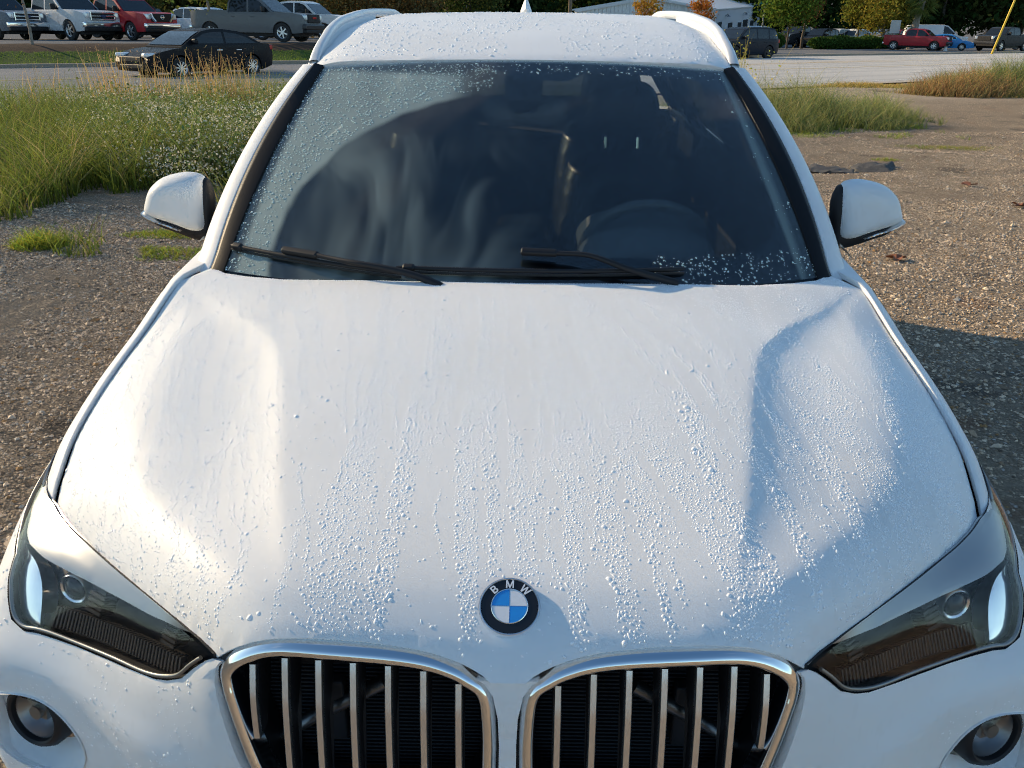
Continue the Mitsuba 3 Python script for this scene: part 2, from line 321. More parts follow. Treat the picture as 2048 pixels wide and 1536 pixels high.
# kidney grilles
def yK(x, z):
    x = np.abs(x)
    return np.interp(z, [.55, .62, .70, .80, .85, .90], [-.026, -.031, -.024, -.006, .008, .026])+.036*np.clip((x-.17)/.22, 0, 1)**2.2+.004*np.clip((.05-x)/.04, 0, 1)
kn = np.array([0, -.985, .17])
def K(p2, d, h, s):
    """p2 outline points (x, z), moved in by d and out of the grille plane by h"""
    p2 = np.asarray(p2, float); t = np.roll(p2, -1, 0)-np.roll(p2, 1, 0); t /= np.linalg.norm(t, axis=1, keepdims=True)
    n = np.stack([-t[:, 1], t[:, 0]], 1)*(1 if (np.roll(p2, -1, 0)[:, 0]*p2[:, 1]-np.roll(p2, -1, 0)[:, 1]*p2[:, 0]).sum() < 0 else -1)
    q = p2+n*d
    P = np.stack([q[:, 0], yK(q[:, 0], q[:, 1]), q[:, 1]], 1)+kn*h
    return P*[s, 1, 1]
kr = smooth_ring(ko, 260)
for s in (-1, 1):
    prof = [(.002, -.03), (.002, -.006), (.004, -.001), (.008, .0035), (.012, .005), (.017, .0042), (.0205, .001), (.022, -.004), (.0225, -.012), (.0225, -.04)]
    ring = surf(np.array([K(kr, d, h, s) for d, h in prof]).transpose(1, 0, 2), flip=(s > 0), close=True)
    kg = add(suv, 'kidney_grille', ring, 'chrome', 60)
    gasket = surf(np.array([K(kr, d, h, s) for d, h in ((-.003, -.05), (-.0025, -.012), (.003, -.012), (.003, -.05))]).transpose(1, 0, 2), flip=(s > 0), close=True)
    add(kg, 'rubber_gasket', gasket, 'black_rubber', 40)
    well = surf(np.array([K(kr, .022, h, s) for h in (-.014, -.05, -.10)]).transpose(1, 0, 2), flip=(s < 0), close=True)
    add(kg, 'black_well', well, 'black_plastic', 40)
    inner = Polygon(kr).buffer(-.026)
    for k in range(7):
        x = .0655+.0464*k
        c = inner.intersection(LineString([(x, .5), (x, 1)])).bounds
        zt, zb = c[3]-.003, c[1]+.002
        zz = np.linspace(zb, zt, 30)
        def col(dx, h): return np.stack([np.full(30, x+dx), yK(np.full(30, x), zz), zz], 1)+kn*(np.zeros(30)[:, None]+np.asarray(h).reshape(-1, 1))
        belly = -.012+.004*np.sin(np.linspace(0, np.pi, 30))
        depth = np.interp(zz, [zt-.10, zt-.055], [-.045, -.075])
        side_ = [col(-.0046, depth), col(-.0053, belly-.006), col(-.0050, belly-.0005), col(-.0038, belly+.0012), col(.0038, belly+.0012), col(.0050, belly-.0005), col(.0053, belly-.006), col(.0046, depth)]
        Sv = [np.array(side_[i:j])*[s, 1, 1] for i, j in ((1, 7),)]
        front_strip = surf(np.array(side_[1:7])*[s, 1, 1], flip=(s < 0))
        body = cat([surf(np.array(side_[0:2])*[s, 1, 1], flip=(s < 0)), surf(np.array(side_[6:8])*[s, 1, 1], flip=(s < 0)), surf(np.array([side_[7][[0, -1]], side_[0][[0, -1]]])*[s, 1, 1])])
        top_cap = tm(np.array([side_[i][-1] for i in range(8)])*[s, 1, 1], [[0, i, i+1] for i in range(1, 7)])
        sl = add(kg, 'slat', front_strip, 'satin_silver', 40)
        add(sl, 'blade', cat([body, top_cap]), 'black_plastic')
# behind the grilles: shroud, radiator with its fins, struts
sadd('radiator', rbox(.80, .03, .36, .005), 'radiator_dark', M=trans(0, .135, .70))
fins = [rbox(.78, .012, .0028, .001, 2) for k in range(34)]
for k, f in enumerate(fins): f.apply_translation([0, .115, .575+.0075*k])
sadd('radiator_fin', cat(fins), 'radiator_dark', parent=suv+'__radiator', kind='stuff')
sadd('radiator_shroud', cat([rbox(.66, .08, .08, .01), ]), 'black_plastic', M=trans(0, .125, .835))
sadd('slam_panel', rbox(.76, .26, .02, .005), 'interior_black', M=trans(0, .29, .77))
for s in (-1, 1):
    sadd('radiator_strut', tube([(s*.34, .075, .665), (s*.28, .078, .71), (s*.175, .08, .775)], [.008, .011, .011], 12), 'dull_metal', 40)
    sadd('radiator_bracket', cat([rbox(.03, .02, .11, .004), ]), 'radiator_dark', M=trans(s*.25, .085, .72))

# fog lamps in their pockets
for s in (-1, 1):
    pk = np.array(pocket.exterior.coords)[:-1]; cen = pk.mean(0)
    lipr = [Fb(s*(cen[0]+(pk[:, 0]-cen[0])*k), cen[1]+(pk[:, 1]-cen[1])*k)+np.array([0, 1., 0])*dd for k, dd in ((1.005, -.002), (1.0, .006), (.93, .022), (.80, .040), (.66, .050))]
    fl = add(suv, 'fog_lamp_bezel', surf(np.array(lipr).transpose(1, 0, 2), flip=(s > 0), close=True), 'white_paint', 60)
    o = Fn(np.array([s*.712]), np.array([.560]))[0]+np.array([0, .030, 0]); axf = np.array([s*.30, -.94, .16]); axf /= np.linalg.norm(axf)
    u = np.cross(axf, [0, 0, 1.]); u /= np.linalg.norm(u); fr = frame(o, u, np.cross(axf, u), axf)
    add(fl, 'housing_ring', trimesh.creation.revolve(np.array([(.062, -.05), (.062, -.004), (.056, .006), (.049, .010), (.0455, .007), (.0445, -.004), (.0445, -.03)]), sections=56), 'black_plastic', 40, M=fr)
    add(fl, 'lens', trimesh.creation.revolve(np.array([(0, .012), (.015, .0115), (.03, .0085), (.0445, .002)]), sections=40), 'clear_lens', True, M=fr)
    add(fl, 'reflector_bowl', trimesh.creation.revolve(np.array([(.0445, -.002), (.036, -.018), (.022, -.030), (0, -.035)]), sections=40), 'dull_metal', 40, M=fr)
    add(fl, 'bulb_shield', cat([trimesh.creation.box((.03, .03, .012)), trimesh.creation.cylinder(.012, .03)]), 'dull_metal', 30, M=fr@trans(0, -.004, -.014))
    add(fl, 'lower_baffle', trimesh.creation.box((.07, .022, .01)), 'black_plastic', M=fr@trans(0, -.03, -.012))
# badge
def hood_frame(x, y, lift=0.):
    e = 1e-3; P = Hs(np.array([x]), np.array([y]))[0]
    N = np.cross(Hs(x+.03, y)-Hs(x-.03, y), Hs(x, y+.015)-Hs(x, y-.015)); N = N.reshape(3)/np.linalg.norm(N)
    u = np.array([1., 0, 0]); v = np.cross(N, u); v /= np.linalg.norm(v); u = np.cross(v, N)
    return frame(P+N*lift, u, v, N)
EB = hood_frame(0, .068, .0005)
bd = add(suv, 'badge', trimesh.creation.revolve(np.array([(.0, .001), (.0375, .001), (.0377, .0052), (.0385, .0062), (.0398, .0058), (.0409, .004), (.0412, -.004)]), sections=96), 'chrome', 40, M=EB)
def annulus(r0, r1, h): return trimesh.creation.revolve(np.array([(r0, 0), (r0, h), (r1, h), (r1, 0)]), sections=96)
add(bd, 'black_ring', annulus(.0245, .0376, .0048), 'emblem_black', 30, M=EB)
add(bd, 'inner_rim', trimesh.creation.revolve(np.array([(.0232, .003), (.0234, .0056), (.0242, .006), (.0247, .0055), (.0248, .003)]), sections=96), 'chrome', 40, M=EB)
for q in range(4):
    a = np.linspace(q*np.pi/2, (q+1)*np.pi/2, 24); pl = Polygon([(0, 0)]+[(.0234*math.cos(t), .0234*math.sin(t)) for t in a]).buffer(-.0003)
    m = trimesh.creation.extrude_polygon(pl, .0050, engine='earcut')
    add(bd, 'quadrant', m, 'emblem_white' if q in (0, 2) else 'emblem_blue', M=EB)
add(bd, 'cross_line', cat([trimesh.creation.box((.046, .0006, .0054)), trimesh.creation.box((.0006, .046, .0053))]), 'chrome', M=EB@trans(0, 0, .0027))
for ch, deg in (('B', 42), ('M', 0), ('W', -42)):
    m = meshkit.text_mesh(ch, .0102, .0012, bold=True); c = (m.bounds[0]+m.bounds[1])/2; m.apply_translation([-c[0], -c[1], 0])
    t = math.radians(deg)
    add(bd, 'letter', m, 'emblem_white', M=EB@rotz(t)@trans(0, .0311, .0046))

# fenders
def fender(s):
    ys = np.r_[np.linspace(.432, .62, 12), np.linspace(.66, 1.10, 14), np.linspace(1.16, 1.46, 7)]
    rows = []
    for y in ys:
        xs, zs = float(_XS(min(y, 1.3)))+.0015, float(_ZS(min(y, 1.3)))
        if y > 1.09:
            t = (y-1.09)/.37; xs = .8035-.09*t**.7; zs = 1.042+.02*t
        k = np.clip((y-.455)/.35, 0, 1)
        o = np.array([(0, -.014), (0, -.0015), (.004, -.001), (.018, -.007-.002*k), (.034, -.020-.004*k), (.047, -.042-.008*k), (.056, -.075-.01*k), (.066, -.13-.02*k), (.078, -.2-.03*k), (.086, -.28), (.088, -.36), (.086, -.45), (.076, -.58)])
        w = .35+.65*k
        lim = .925-.003
        xo = np.where(np.arange(len(o)) < 3, xs, .8050 if y > 1.09 else xs)
        X = np.minimum(xo+o[:, 0]*(.8+.2*k), lim); rows.append(np.stack([s*X, np.full(len(o), y), np.maximum(zs+o[:, 1], .28)], 1))
    m = surf(np.array(rows), flip=(s > 0))
    # wheel arch: drop what lies inside
    c = m.vertices[m.faces].mean(1); m.update_faces(np.hypot(c[:, 1]-.833, c[:, 2]-.345) > .395)
    return m
for s in (-1, 1): sadd('fender', fender(s), 'white_paint', 60)

# body sides
def Bw(z): return np.interp(z, [.25, .35, .5, .75, .90, .97, 1.02, 1.06], [.86, .885, .905, .912, .905, .888, .868, .85])
def side_fn(s): return lambda y, z: np.stack([s*Bw(z)+0*y, np.asarray(y, float), np.asarray(z, float)], -1)
def side_poly(y0, y1, slope=.0):
    zb = .30; return Polygon([(y0, zb), (y1, zb), (y1, 1.03+.02*(y1-1.4)/2), (y0, 1.03+.02*(y0-1.4)/2)])
arch_r = Point(3.503, .345).buffer(.39, 32)
for s in (-1, 1):
    fl = s < 0
    for nm, y0, y1 in (('front_door', 1.462, 2.46), ('rear_door', 2.468, 3.42), ('rear_quarter', 3.428, 4.16)):
        pl = side_poly(y0, y1).difference(arch_r)
        k = sadd(nm, panel(pl, side_fn(s), .06, .04, thick=.03, lip=.002, flip=fl), 'white_paint', 40)
        if 'door' in nm:
            add(k, 'handle', rbox(.03, .2, .03, .012), 'white_paint', 40, M=trans(s*.925, y1-.18, .93))
    sadd('window_sill', rbox(.05, 2.4, .05, .015), 'interior_black', M=trans(s*.825, 2.95, 1.045)@np.diag([1, 1, 1, 1.]))
    sadd('sill', rbox(.06, 2.0, .12, .02), 'black_plastic', M=trans(s*.86, 2.17, .27))
hp_ = [(-.86, .35), (.86, .35), (.87, .95), (.80, 1.06), (-.80, 1.06), (-.87, .95)]
sadd('tailgate', panel(Polygon(hp_), lambda x, z: np.stack([np.asarray(x, float), 4.26-.12*(np.abs(x)/.87)**3-.05*np.clip((z-.9)/.2, 0, 1), np.asarray(z, float)], -1), .06, .05, thick=.04, flip=True), 'white_paint', 40)
sadd('floor_pan', rbox(1.62, 3.7, .06, .02), 'interior_black', M=trans(0, 2.4, .33))
sadd('bulkhead', rbox(1.5, .03, .60, .01), 'interior_black', M=trans(0, 1.12, .66))
for s in (-1, 1):
    for y in (.833, 3.503):
        Mw = trans(s*.80, y, .345)@frame((0, 0, 0), (0, 1, 0), (0, 0, 1), (1, 0, 0))
        w = add(suv, 'wheel', trimesh.creation.revolve(np.array([(.22, -.10), (.30, -.115), (.335, -.10), (.345, -.07), (.345, .07), (.335, .10), (.30, .115), (.22, .10)]), sections=48), 'tyre_rubber', 40, M=Mw)
        spokes = [rbox(.03, .20, .02, .006) for _ in range(10)]
        for i, q in enumerate(spokes):
            q.apply_translation([0, .12, .07*s]); q.apply_transform(rotz(i*math.pi/5))
        add(w, 'rim', cat([trimesh.creation.revolve(np.array([(.19, -.09), (.222, -.1), (.222, .1), (.19, .09)]), sections=40)]+spokes+[trimesh.creation.cylinder(.05, .05, transform=trans(0, 0, .07*s))]), 'satin_silver', 30, M=Mw)

# windscreen, black border, trims, pillars, roof
def fog_mask(p):
    """un-swept, misted part of the screen: swept sectors of the two wipers stay clear"""
    a1 = (p.z-1.06)*1.85
    d1 = dr.sqrt(dr.square(p.x-.01)+dr.square(a1-.04))
    edge = smoothstep(.60, .622, d1+.014*fbm(p.x*22, p.z*30, 0., 2))
    left = edge*smoothstep(.12, .22, -p.x)
    strip = smoothstep(.0, .012, p.x-.625+(p.z-1.18)*.27)
    fog = left*(.72+.5*fbm(p.x*12, p.z*12, 1., 3))*.48+strip*.26
    # dried smears inside the swept part, streaming upwards
    w1 = fbm(p.x*5, p.z*5, 3., 2); w2 = fbm(p.x*5+9., p.z*5, 7., 2); q1 = fbm(p.x*6.5+w1*2.2, p.z*3.6+w2*1.6, 2., 3); q2 = fbm(p.x*20+q1*5, p.z*8+w1*4, 5., 2)
    sm = smoothstep(.36, .80, .72*q1+.28*q2)
    where = smoothstep(.26, .0, dr.abs(p.x+.30)-.10)*smoothstep(1.42, 1.18, p.z)*(1-left)
    up_ = dr.clip((p.z-1.045)/.43, 0, 1); hw = (.72-.135*up_)*(1+.096*up_*(1-up_))
    rim = 1-.86*dr.maximum(smoothstep(1.435, 1.452, p.z), smoothstep(.93, .96, dr.abs(p.x)/hw))
    return dr.clip(fog*rim+sm*where*.30+smoothstep(.5, .85, q1)*.012, 0, .5)
scene['windscreen_glass'] = {'type': 'blendbsdf', 'weight': mikit.proc(lambda p, n, uv: fog_mask(p)),
    'a': {'type': 'thindielectric', 'int_ior': 1.5, 'specular_transmittance': {'type': 'rgb', 'value': [.60, .66, .66]}},
    'b': {'type': 'twosided', 'bsdf': {'type': 'diffuse', 'reflectance': {'type': 'rgb', 'value': [.53, .64, .61]}}}}
ws = sadd('windscreen', panel(Polygon([(-1, 0), (1, 0), (1, 1), (-1, 1)]), lambda a, v: Wd(a, v), .05, .05, thick=0), 'windscreen_glass', True)
op = smooth_ring([(-.86, .17), (-.80, .135), (-.4, .118), (0, .115), (.4, .118), (.80, .135), (.86, .17), (.905, .26), (.915, .45), (.91, .7), (.895, .83), (.82, .925), (.6, .945), (.30, .95), (.26, .93), (.22, .905), (.1, .90), (-.02, .90), (-.06, .93), (-.1, .95), (-.3, .95), (-.6, .945), (-.82, .925), (-.895, .83), (-.91, .7), (-.915, .45), (-.905, .26)], 200)
band = Polygon([(-.999, -.02), (.999, -.02), (.999, .999), (-.999, .999)], [op])
sadd('black_border', panel(band, lambda a, v: Wd(a, v, -.004), .05, .03, thick=0), 'frit_black', True, parent=ws)
T0, T1 = np.array([.748, 1.17, 1.05]), np.array([.608, 1.775, 1.452])
for s in (-1, 1):
    vv = np.linspace(-.06, 1.0, 24)
    bow = 4*np.clip(vv, 0, 1)*(1-np.clip(vv, 0, 1))
    T = T0+(T1-T0)*vv[:, None]+np.outer(bow, [.028, -.004, .012])
    G = Wd(np.full(24, 1.0), vv)
    rows = [G+[-.012, 0, .001], G+[-.010, 0, .008], G*.45+T*.55+[0, -.004, .011], T+[-.003, 0, .006], T+[-.001, .002, -.008]]
    tr = surf(np.array(rows)*[s, 1, 1], flip=(s < 0))
    sadd('screen_trim', tr, 'trim_black', 50)
    offs = [(.0, .002, -.012), (.001, .002, -.002), (.004, .004, .001), (.024, .018, .004), (.045, .042, .0), (.058, .068, -.010), (.066, .095, -.028), (.070, .125, -.055), (.06, .14, -.07)]
    tp = np.clip(1-vv, 0, 1)[:, None]*.22+.86
    pil = np.array([T+np.array(o)*np.hstack([tp, np.ones_like(tp), np.ones_like(tp)]) for o in offs])
    sadd('a_pillar', surf(pil*[s, 1, 1], flip=(s < 0)), 'white_paint', 60)
    # pillar inside
    sadd('pillar_lining', surf(np.array([G+[-.03, .02, -.01], T+[-.02, .10, -.06], T+[.03, .15, -.09]])*[s, 1, 1]), 'interior_grey', 60)
roofp = [( -.606, 1.775)]+[(.606*t, 1.708+.067*t*t) for t in np.linspace(-.95, .95, 20)]+[(.606, 1.775), (.625, 2.2), (.63, 2.8), (.62, 3.4), (.60, 3.95), (.3, 4.08), (-.3, 4.08), (-.60, 3.95), (-.62, 3.4), (-.63, 2.8), (-.625, 2.2)]
rf = sadd('roof', panel(Polygon(roofp), R, .03, .02, thick=.02, lip=.004), 'white_paint', 50)
sadd('headliner', panel(Polygon(roofp).buffer(-.02), lambda x, y: R(x, y)-[0, 0, .03], .08, .05, thick=0, flip=True), 'interior_grey', True)
for s in (-1, 1):
    y = np.linspace(1.775, 4.1, 40); zc = _zc(y)-.036-.016*np.clip((2.3-y)/.5, 0, 1); xs = np.interp(y, [1.775, 2.2, 2.8, 3.4, 4.1], [.606, .625, .63, .62, .59])+.003
    rows = [np.stack([xs+a, y, zc+b], 1) for a, b in ((0, -.012), (0, .0015), (.012, .000), (.03, -.012), (.05, -.038), (.062, -.07), (.064, -.085), (.045, -.09))]
    cr = sadd('cant_rail', surf(np.array(rows)*[s, 1, 1], flip=(s < 0)), 'white_paint', 60)
    # roof rail: raised bar on two feet
    yr = np.linspace(1.83, 3.75, 60); t = (yr-1.83)/(3.75-1.83)
    h = .030*np.clip(np.minimum(t, 1-t)/.14, 0, 1)**.7+.003
    xr = np.interp(yr, [1.775, 2.2, 2.8, 3.4, 4.1], [.606, .625, .63, .62, .59])+.008-.006*np.clip(np.minimum(t, 1-t)/.1, 0, 1)
    base = R(np.minimum(xr, .62), yr)[:, 2]
    sec = [(-.010, -.02), (-.014, -.004), (-.013, .006), (-.007, .011), (.006, .011), (.014, .005), (.016, -.008), (.012, -.02)]
    P = np.array([np.stack([xr+a, yr, base+h+b*np.interp(t, [0, .04, .96, 1], [.35, 1, 1, .35])], 1) for a, b in sec])
    m = surf(P*[s, 1, 1], flip=(s > 0), close=True)
    rr = sadd('roof_rail', m, 'rail_silver', 60)
    low = np.clip(np.minimum(t, 1-t)/.05, 0, 1) < 1
    for a0, a1 in ((1.83, 2.95), (3.35, 3.75)):
        k = (yr >= a0-.001) & (yr <= a1+.03)
        f = surf(np.array([np.stack([xr[k]+a, yr[k], b+0*yr[k] if False else (base[k]+(h[k]-.01 if up else -.03))], 1) for a, b, up in ((-.012, 0, 1), (-.014, 0, 0), (.016, 0, 0), (.016, 0, 1))])*[s, 1, 1], flip=(s < 0))
        add(rr, 'foot', f, 'rail_silver')
mat('rail_silver', (.72, .73, .73), .42, .35)
# roof aerial
sa = [(0, .0), (.012, .0)]
fin = m3.Manifold.batch_hull([m3.Manifold.sphere(.004, 10).translate(p) for p in ((0, 3.50, 1.565), (0, 3.62, 1.612), (0, 3.66, 1.612))]+[m3.Manifold.sphere(.012, 12).translate(p) for p in ((.012, 3.53, 1.553), (-.012, 3.53, 1.553), (.016, 3.68, 1.55), (-.016, 3.68, 1.55))])
sadd('roof_antenna', unman(fin), 'white_paint', 50)
# side glass and pillars
for s in (-1, 1):
    yy = [1.62, 2.42, 2.52, 3.36, 3.44, 3.98]
    def sg(y, t):   # between waist and cant rail
        lo = np.stack([np.full_like(y, .862), y, np.full_like(y, 1.035)+.01*(y-1.6)], -1); up = np.stack([np.interp(y, [1.775, 2.2, 2.8, 3.4, 4.1], [.65, .668, .672, .662, .63]), y, _zc(y)-.14], -1)
        return (lo*(1-t[..., None])+up*t[..., None])*[s, 1, 1]
    for (a0, a1, b0, b1) in ((1.30, 2.44, 1.88, 2.44), (2.53, 3.38, 2.53, 3.36), (3.46, 4.05, 3.46, 3.86)):
        pl = Polygon([(a0, 0), (a1, 0), (b1, 1), (b0, 1)])
        sadd('side_window', panel(pl, lambda y, t: sg(np.asarray(y, float), np.asarray(t, float)), .2, .1, thick=0, flip=(s < 0)), 'tinted_pane', True)
    for (a0, a1, b0, b1) in ((2.43, 2.54, 2.43, 2.54), (3.37, 3.47, 3.35, 3.47), (4.04, 4.20, 3.85, 3.95)):
        pl = Polygon([(a0, 0), (a1, 0), (b1, 1), (b0, 1)])
        sadd('window_pillar', panel(pl, lambda y, t: sg(np.asarray(y, float), np.asarray(t, float))+np.array([s*.003, 0, 0]), .2, .1, thick=.05, flip=(s < 0)), 'black_gloss', 30)
rg = Polygon([(-.66, -.12), (.66, -.12), (.52, 1), (-.52, 1)])
sadd('rear_window', panel(rg, lambda x, t: np.stack([np.asarray(x, float), 4.20-.22*np.asarray(t)-.05*(np.asarray(x)/.7)**2, 1.07+.37*np.asarray(t)], -1), .2, .1, thick=0), 'tinted_pane', True)
sadd('spoiler', panel(Polygon([(-.58, 3.86), (.58, 3.86), (.55, 4.06), (-.55, 4.06)]), lambda x, y: np.stack([np.asarray(x, float), np.asarray(y, float), 1.505-.05*(np.asarray(x)/.6)**2+.012-.05*(np.asarray(y)-3.86)], -1), .05, .04, thick=.02, back=True), 'white_paint', 40)

# door mirrors
for s in (-1, 1):
    capo = smooth_ring([(.857, 1.170), (.863, 1.190), (.885, 1.200), (.94, 1.197), (.985, 1.182), (1.016, 1.155), (1.034, 1.115), (1.037, 1.098), (1.02, 1.086), (.975, 1.072), (.93, 1.058), (.885, 1.046), (.866, 1.050), (.857, 1.085)], 90)
    fy = lambda V: np.stack([V[:, 0]*s, 1.475+.22*(V[:, 0]-.86)**2*2-V[:, 2]+.10*(V[:, 1]-1.1), V[:, 1]], 1)
    def rdome(o, c, depth, p=3.2, y0=0., back=.05, nr=22):
        o = np.asarray(o); r = np.linspace(0, 1, nr)**.8; d = depth*(1-r**p)**(1/2.)
        V = [np.column_stack([np.array(c)+(o-c)*a, np.full(len(o), b)]) for a, b in zip(r, d)]+[np.column_stack([np.array(c)+(o-c)*a, np.full(len(o), b)]) for a, b in ((1.0, -back*.6), (.97, -back), (0.001, -back))]
        m = surf(np.array(V).transpose(1, 0, 2), close=True); m = remap(m, fy); m.merge_vertices(); m.fix_normals(); return m
    dm = sadd('door_mirror', rdome(capo, (.94, 1.128), .055, 4.5, back=.016), 'white_paint', 50)
    lowo = smooth_ring([(.846, 1.185), (.856, 1.199), (.872, 1.195), (.90, 1.12), (.96, 1.10), (1.02, 1.108), (1.034, 1.098), (1.02, 1.078), (.975, 1.058), (.92, 1.040), (.875, 1.030), (.852, 1.035), (.844, 1.08)], 110)
    add(dm, 'lower_housing', rdome(lowo-np.array([0, .012]), (.885, 1.075), .030, 4., back=.014), 'black_plastic', 50)
    ind = smooth_ring([(.925, 1.050), (.96, 1.058), (1.0, 1.070), (1.034, 1.084), (1.041, 1.098), (1.0, 1.081), (.955, 1.067)], 60)
    m = remap(inflate(Polygon(ind), .040, .03, .003, 3, .004), fy); m.fix_normals()
    add(dm, 'indicator', m, 'reflector', 50)
    arm = m3.Manifold.batch_hull([m3.Manifold.sphere(.014, 14).translate(p) for p in ((s*.84, 1.51, 1.075), (s*.84, 1.58, 1.075), (s*.93, 1.475, 1.060), (s*.93, 1.505, 1.060))])
    add(dm, 'arm', unman(arm), 'black_plastic', 50)

# wipers
def wp(a, v, off=.0): return Wd(np.array([a]), np.array([v]), off)[0]
def from_pts(pts, off): return np.array([wp(a, v, o) for (a, v), o in zip(pts, off)])
def wiper(blade, arm, head):
    n = 24; t = np.linspace(0, 1, n)
    B = from_pts([lerp(blade[0], blade[1], x) for x in t], np.full(n, .012))
    wk = add(suv, 'wiper', tube(B, np.interp(t, [0, .03, .97, 1], [.003, .0056, .0056, .003]), 8), 'black_plastic', 50)
    lip = from_pts([lerp(blade[0], blade[1], x)-np.array([0, .006]) for x in t], np.full(n, .004))
    add(wk, 'rubber_lip', tube(lip, .003, 6), 'black_rubber', 50)
    A = from_pts(arm, [.024, .026, .03, .03, .02, .012])
    A = smooth_ring(A, 40, closed=False)
    add(wk, 'arm', tube(A, np.interp(np.linspace(0, 1, 40), [0, .25, .6, 1], [.006, .006, .0075, .010]), 8), 'black_plastic', 50)
    P = from_pts(head, [.022, .024]); d = P[1]-P[0]; L = np.linalg.norm(d); d /= L; N = np.array([0, -.5, .85]); N -= d*(N@d); N /= np.linalg.norm(N)
    add(wk, 'connector', rbox(L, .018, .014, .005), 'black_plastic', 40, M=frame(P.mean(0), d, np.cross(N, d), N))
    add(wk, 'end_cap', rbox(.028, .017, .016, .005), 'black_plastic', 40, M=frame(B[1], (B[3]-B[1])/np.linalg.norm(B[3]-B[1]), np.cross(N, (B[3]-B[1])/np.linalg.norm(B[3]-B[1])), N))
wiper(((-.985, .088), (-.375, .040)), [(-.66, .072), (-.60, .062), (-.548, .052), (-.445, .040), (-.30, .018), (-.24, .0)], ((-.785, .083), (-.655, .072)))
wiper(((-.392, .060), (.53, .059)), [(.117, .110), (.16, .106), (.205, .099), (.322, .055), (.42, .03), (.50, .01)], ((.005, .117), (.122, .110)))
# ------------------------------------------------------------------ cabin
def pillow(outline, fn, depth, back, step, power=2.4, dmax=None):
    m = remap(inflate(Polygon(smooth_ring(outline, 80)), depth, back, step, power, dmax), fn); m.fix_normals(); return m
dash_x = np.linspace(-.72, .72, 41); dash_y = np.linspace(1.02, 1.62, 26)
dx, dy = np.meshgrid(dash_x, dash_y, indexing='ij')
dz = .985+.012*np.sin(np.clip((dy-1.02)/.5, 0, 1)*np.pi)-.03*np.clip((dy-1.5)/.1, 0, 1)**2-.02*(dx/.72)**2
sadd('dashboard', cat([surf(np.stack([dx, dy, dz], -1)), surf(np.array([np.stack([dash_x, 1.62+0*dash_x, dz[:, -1]], 1), np.stack([dash_x, 1.66+0*dash_x, .86+0*dash_x], 1), np.stack([dash_x, 1.58+0*dash_x, .60+0*dash_x], 1)]))]), 'interior_black', 40)
hood_o = [(.17, .98), (.20, 1.022), (.28, 1.052), (.36, 1.06), (.44, 1.052), (.52, 1.022), (.55, .98)]
sadd('instrument_hood', pillow(hood_o, lambda V: np.stack([V[:, 0], 1.50-V[:, 2]*1.6, V[:, 1]], 1), .07, .16, .02), 'interior_grey', 50)
# steering wheel
SW = np.array([.362, 1.60, .955]); ax = np.array([0, .90, .43]); ax /= np.linalg.norm(ax); ux = np.array([1., 0, 0]); uy = np.cross(ax, ux); uy = uy if uy[2] > 0 else -uy
a = np.linspace(0, 2*np.pi, 65)
rim = SW+.182*(np.cos(a)[:, None]*ux+np.sin(a)[:, None]*uy)
sw = sadd('steering_wheel', tube(rim, .0165, 12, caps=False), 'steering_leather', 50)
add(sw, 'hub', pillow([(-.09, .04), (0, .062), (.09, .04), (.075, -.06), (0, -.085), (-.075, -.06)], lambda V: SW+V[:, :1]*ux+V[:, 1:2]*uy+(V[:, 2:3]+.02)*ax, .035, .05, .015), 'interior_black', 50)
for p in ((-.08, .0, -.17, .005), (.08, .0, .17, .005), (0, -.07, 0, -.175)):
    add(sw, 'spoke', tube([SW+p[0]*ux+p[1]*uy+.02*ax, SW+p[2]*ux+p[3]*uy], [.022, .012], 8), 'satin_silver' if p[3] < 0 else 'interior_grey', 40)
# seats
def seat(name, x, y, w=.245, rear=False):
    back = [(-w*.80, .40), (-w*.98, .55), (-w, .75), (-w*.92, .95), (-w*.70, 1.085), (-w*.35, 1.115), (w*.35, 1.115), (w*.70, 1.085), (w*.92, .95), (w, .75), (w*.98, .55), (w*.80, .40)]
    fn = lambda V: np.stack([x+V[:, 0], y+.30*(V[:, 1]-.75)-V[:, 2]+.0*V[:, 0], V[:, 1]], 1)
    st = sadd(name, pillow(back, fn, .075, .06, .022, 2.2, .10), 'seat_leather', 50)
    mid = [(-w*.50, .45), (-w*.55, .8), (-w*.45, 1.02), (w*.45, 1.02), (w*.55, .8), (w*.50, .45)]
    add(st, 'backrest_panel', pillow(mid, lambda V: fn(V)-[0, .012, 0], .075, .0, .02, 2.2, .08), 'interior_black', 50)
    hr = [(-.125, 1.17), (-.135, 1.25), (-.10, 1.335), (0, 1.352), (.10, 1.335), (.135, 1.25), (.125, 1.17), (0, 1.155)]
    add(st, 'headrest', pillow(hr, lambda V: np.stack([x+V[:, 0], y+.14-V[:, 2], V[:, 1]], 1), .06, .06, .02, 2.2, .09), 'seat_leather', 50)
    for q in (-.06, .06): add(st, 'headrest_post', tube([(x+q, y+.125, 1.09), (x+q, y+.135, 1.18)], .007, 8), 'chrome' if x > 0 and y < 3 else 'black_plastic', 40)
    add(st, 'cushion', rbox(2*w, .52, .16, .06), 'seat_leather', 50, M=trans(x, y-.27, .50))
    return st
seat('front_seat', -.365, 2.30); seat('front_seat', .365, 2.30)
seat('rear_seat', -.40, 3.16, .26); seat('rear_seat', .40, 3.16, .26)
sadd('centre_console', rbox(.22, .9, .2, .04), 'interior_black', M=trans(0, 2.0, .60))
sadd('armrest', rbox(.20, .34, .10, .04), 'seat_leather', 40, M=trans(0, 2.36, .80))
sadd('parcel_shelf', rbox(1.2, .7, .03, .01), 'interior_black', M=trans(0, 3.85, .98))
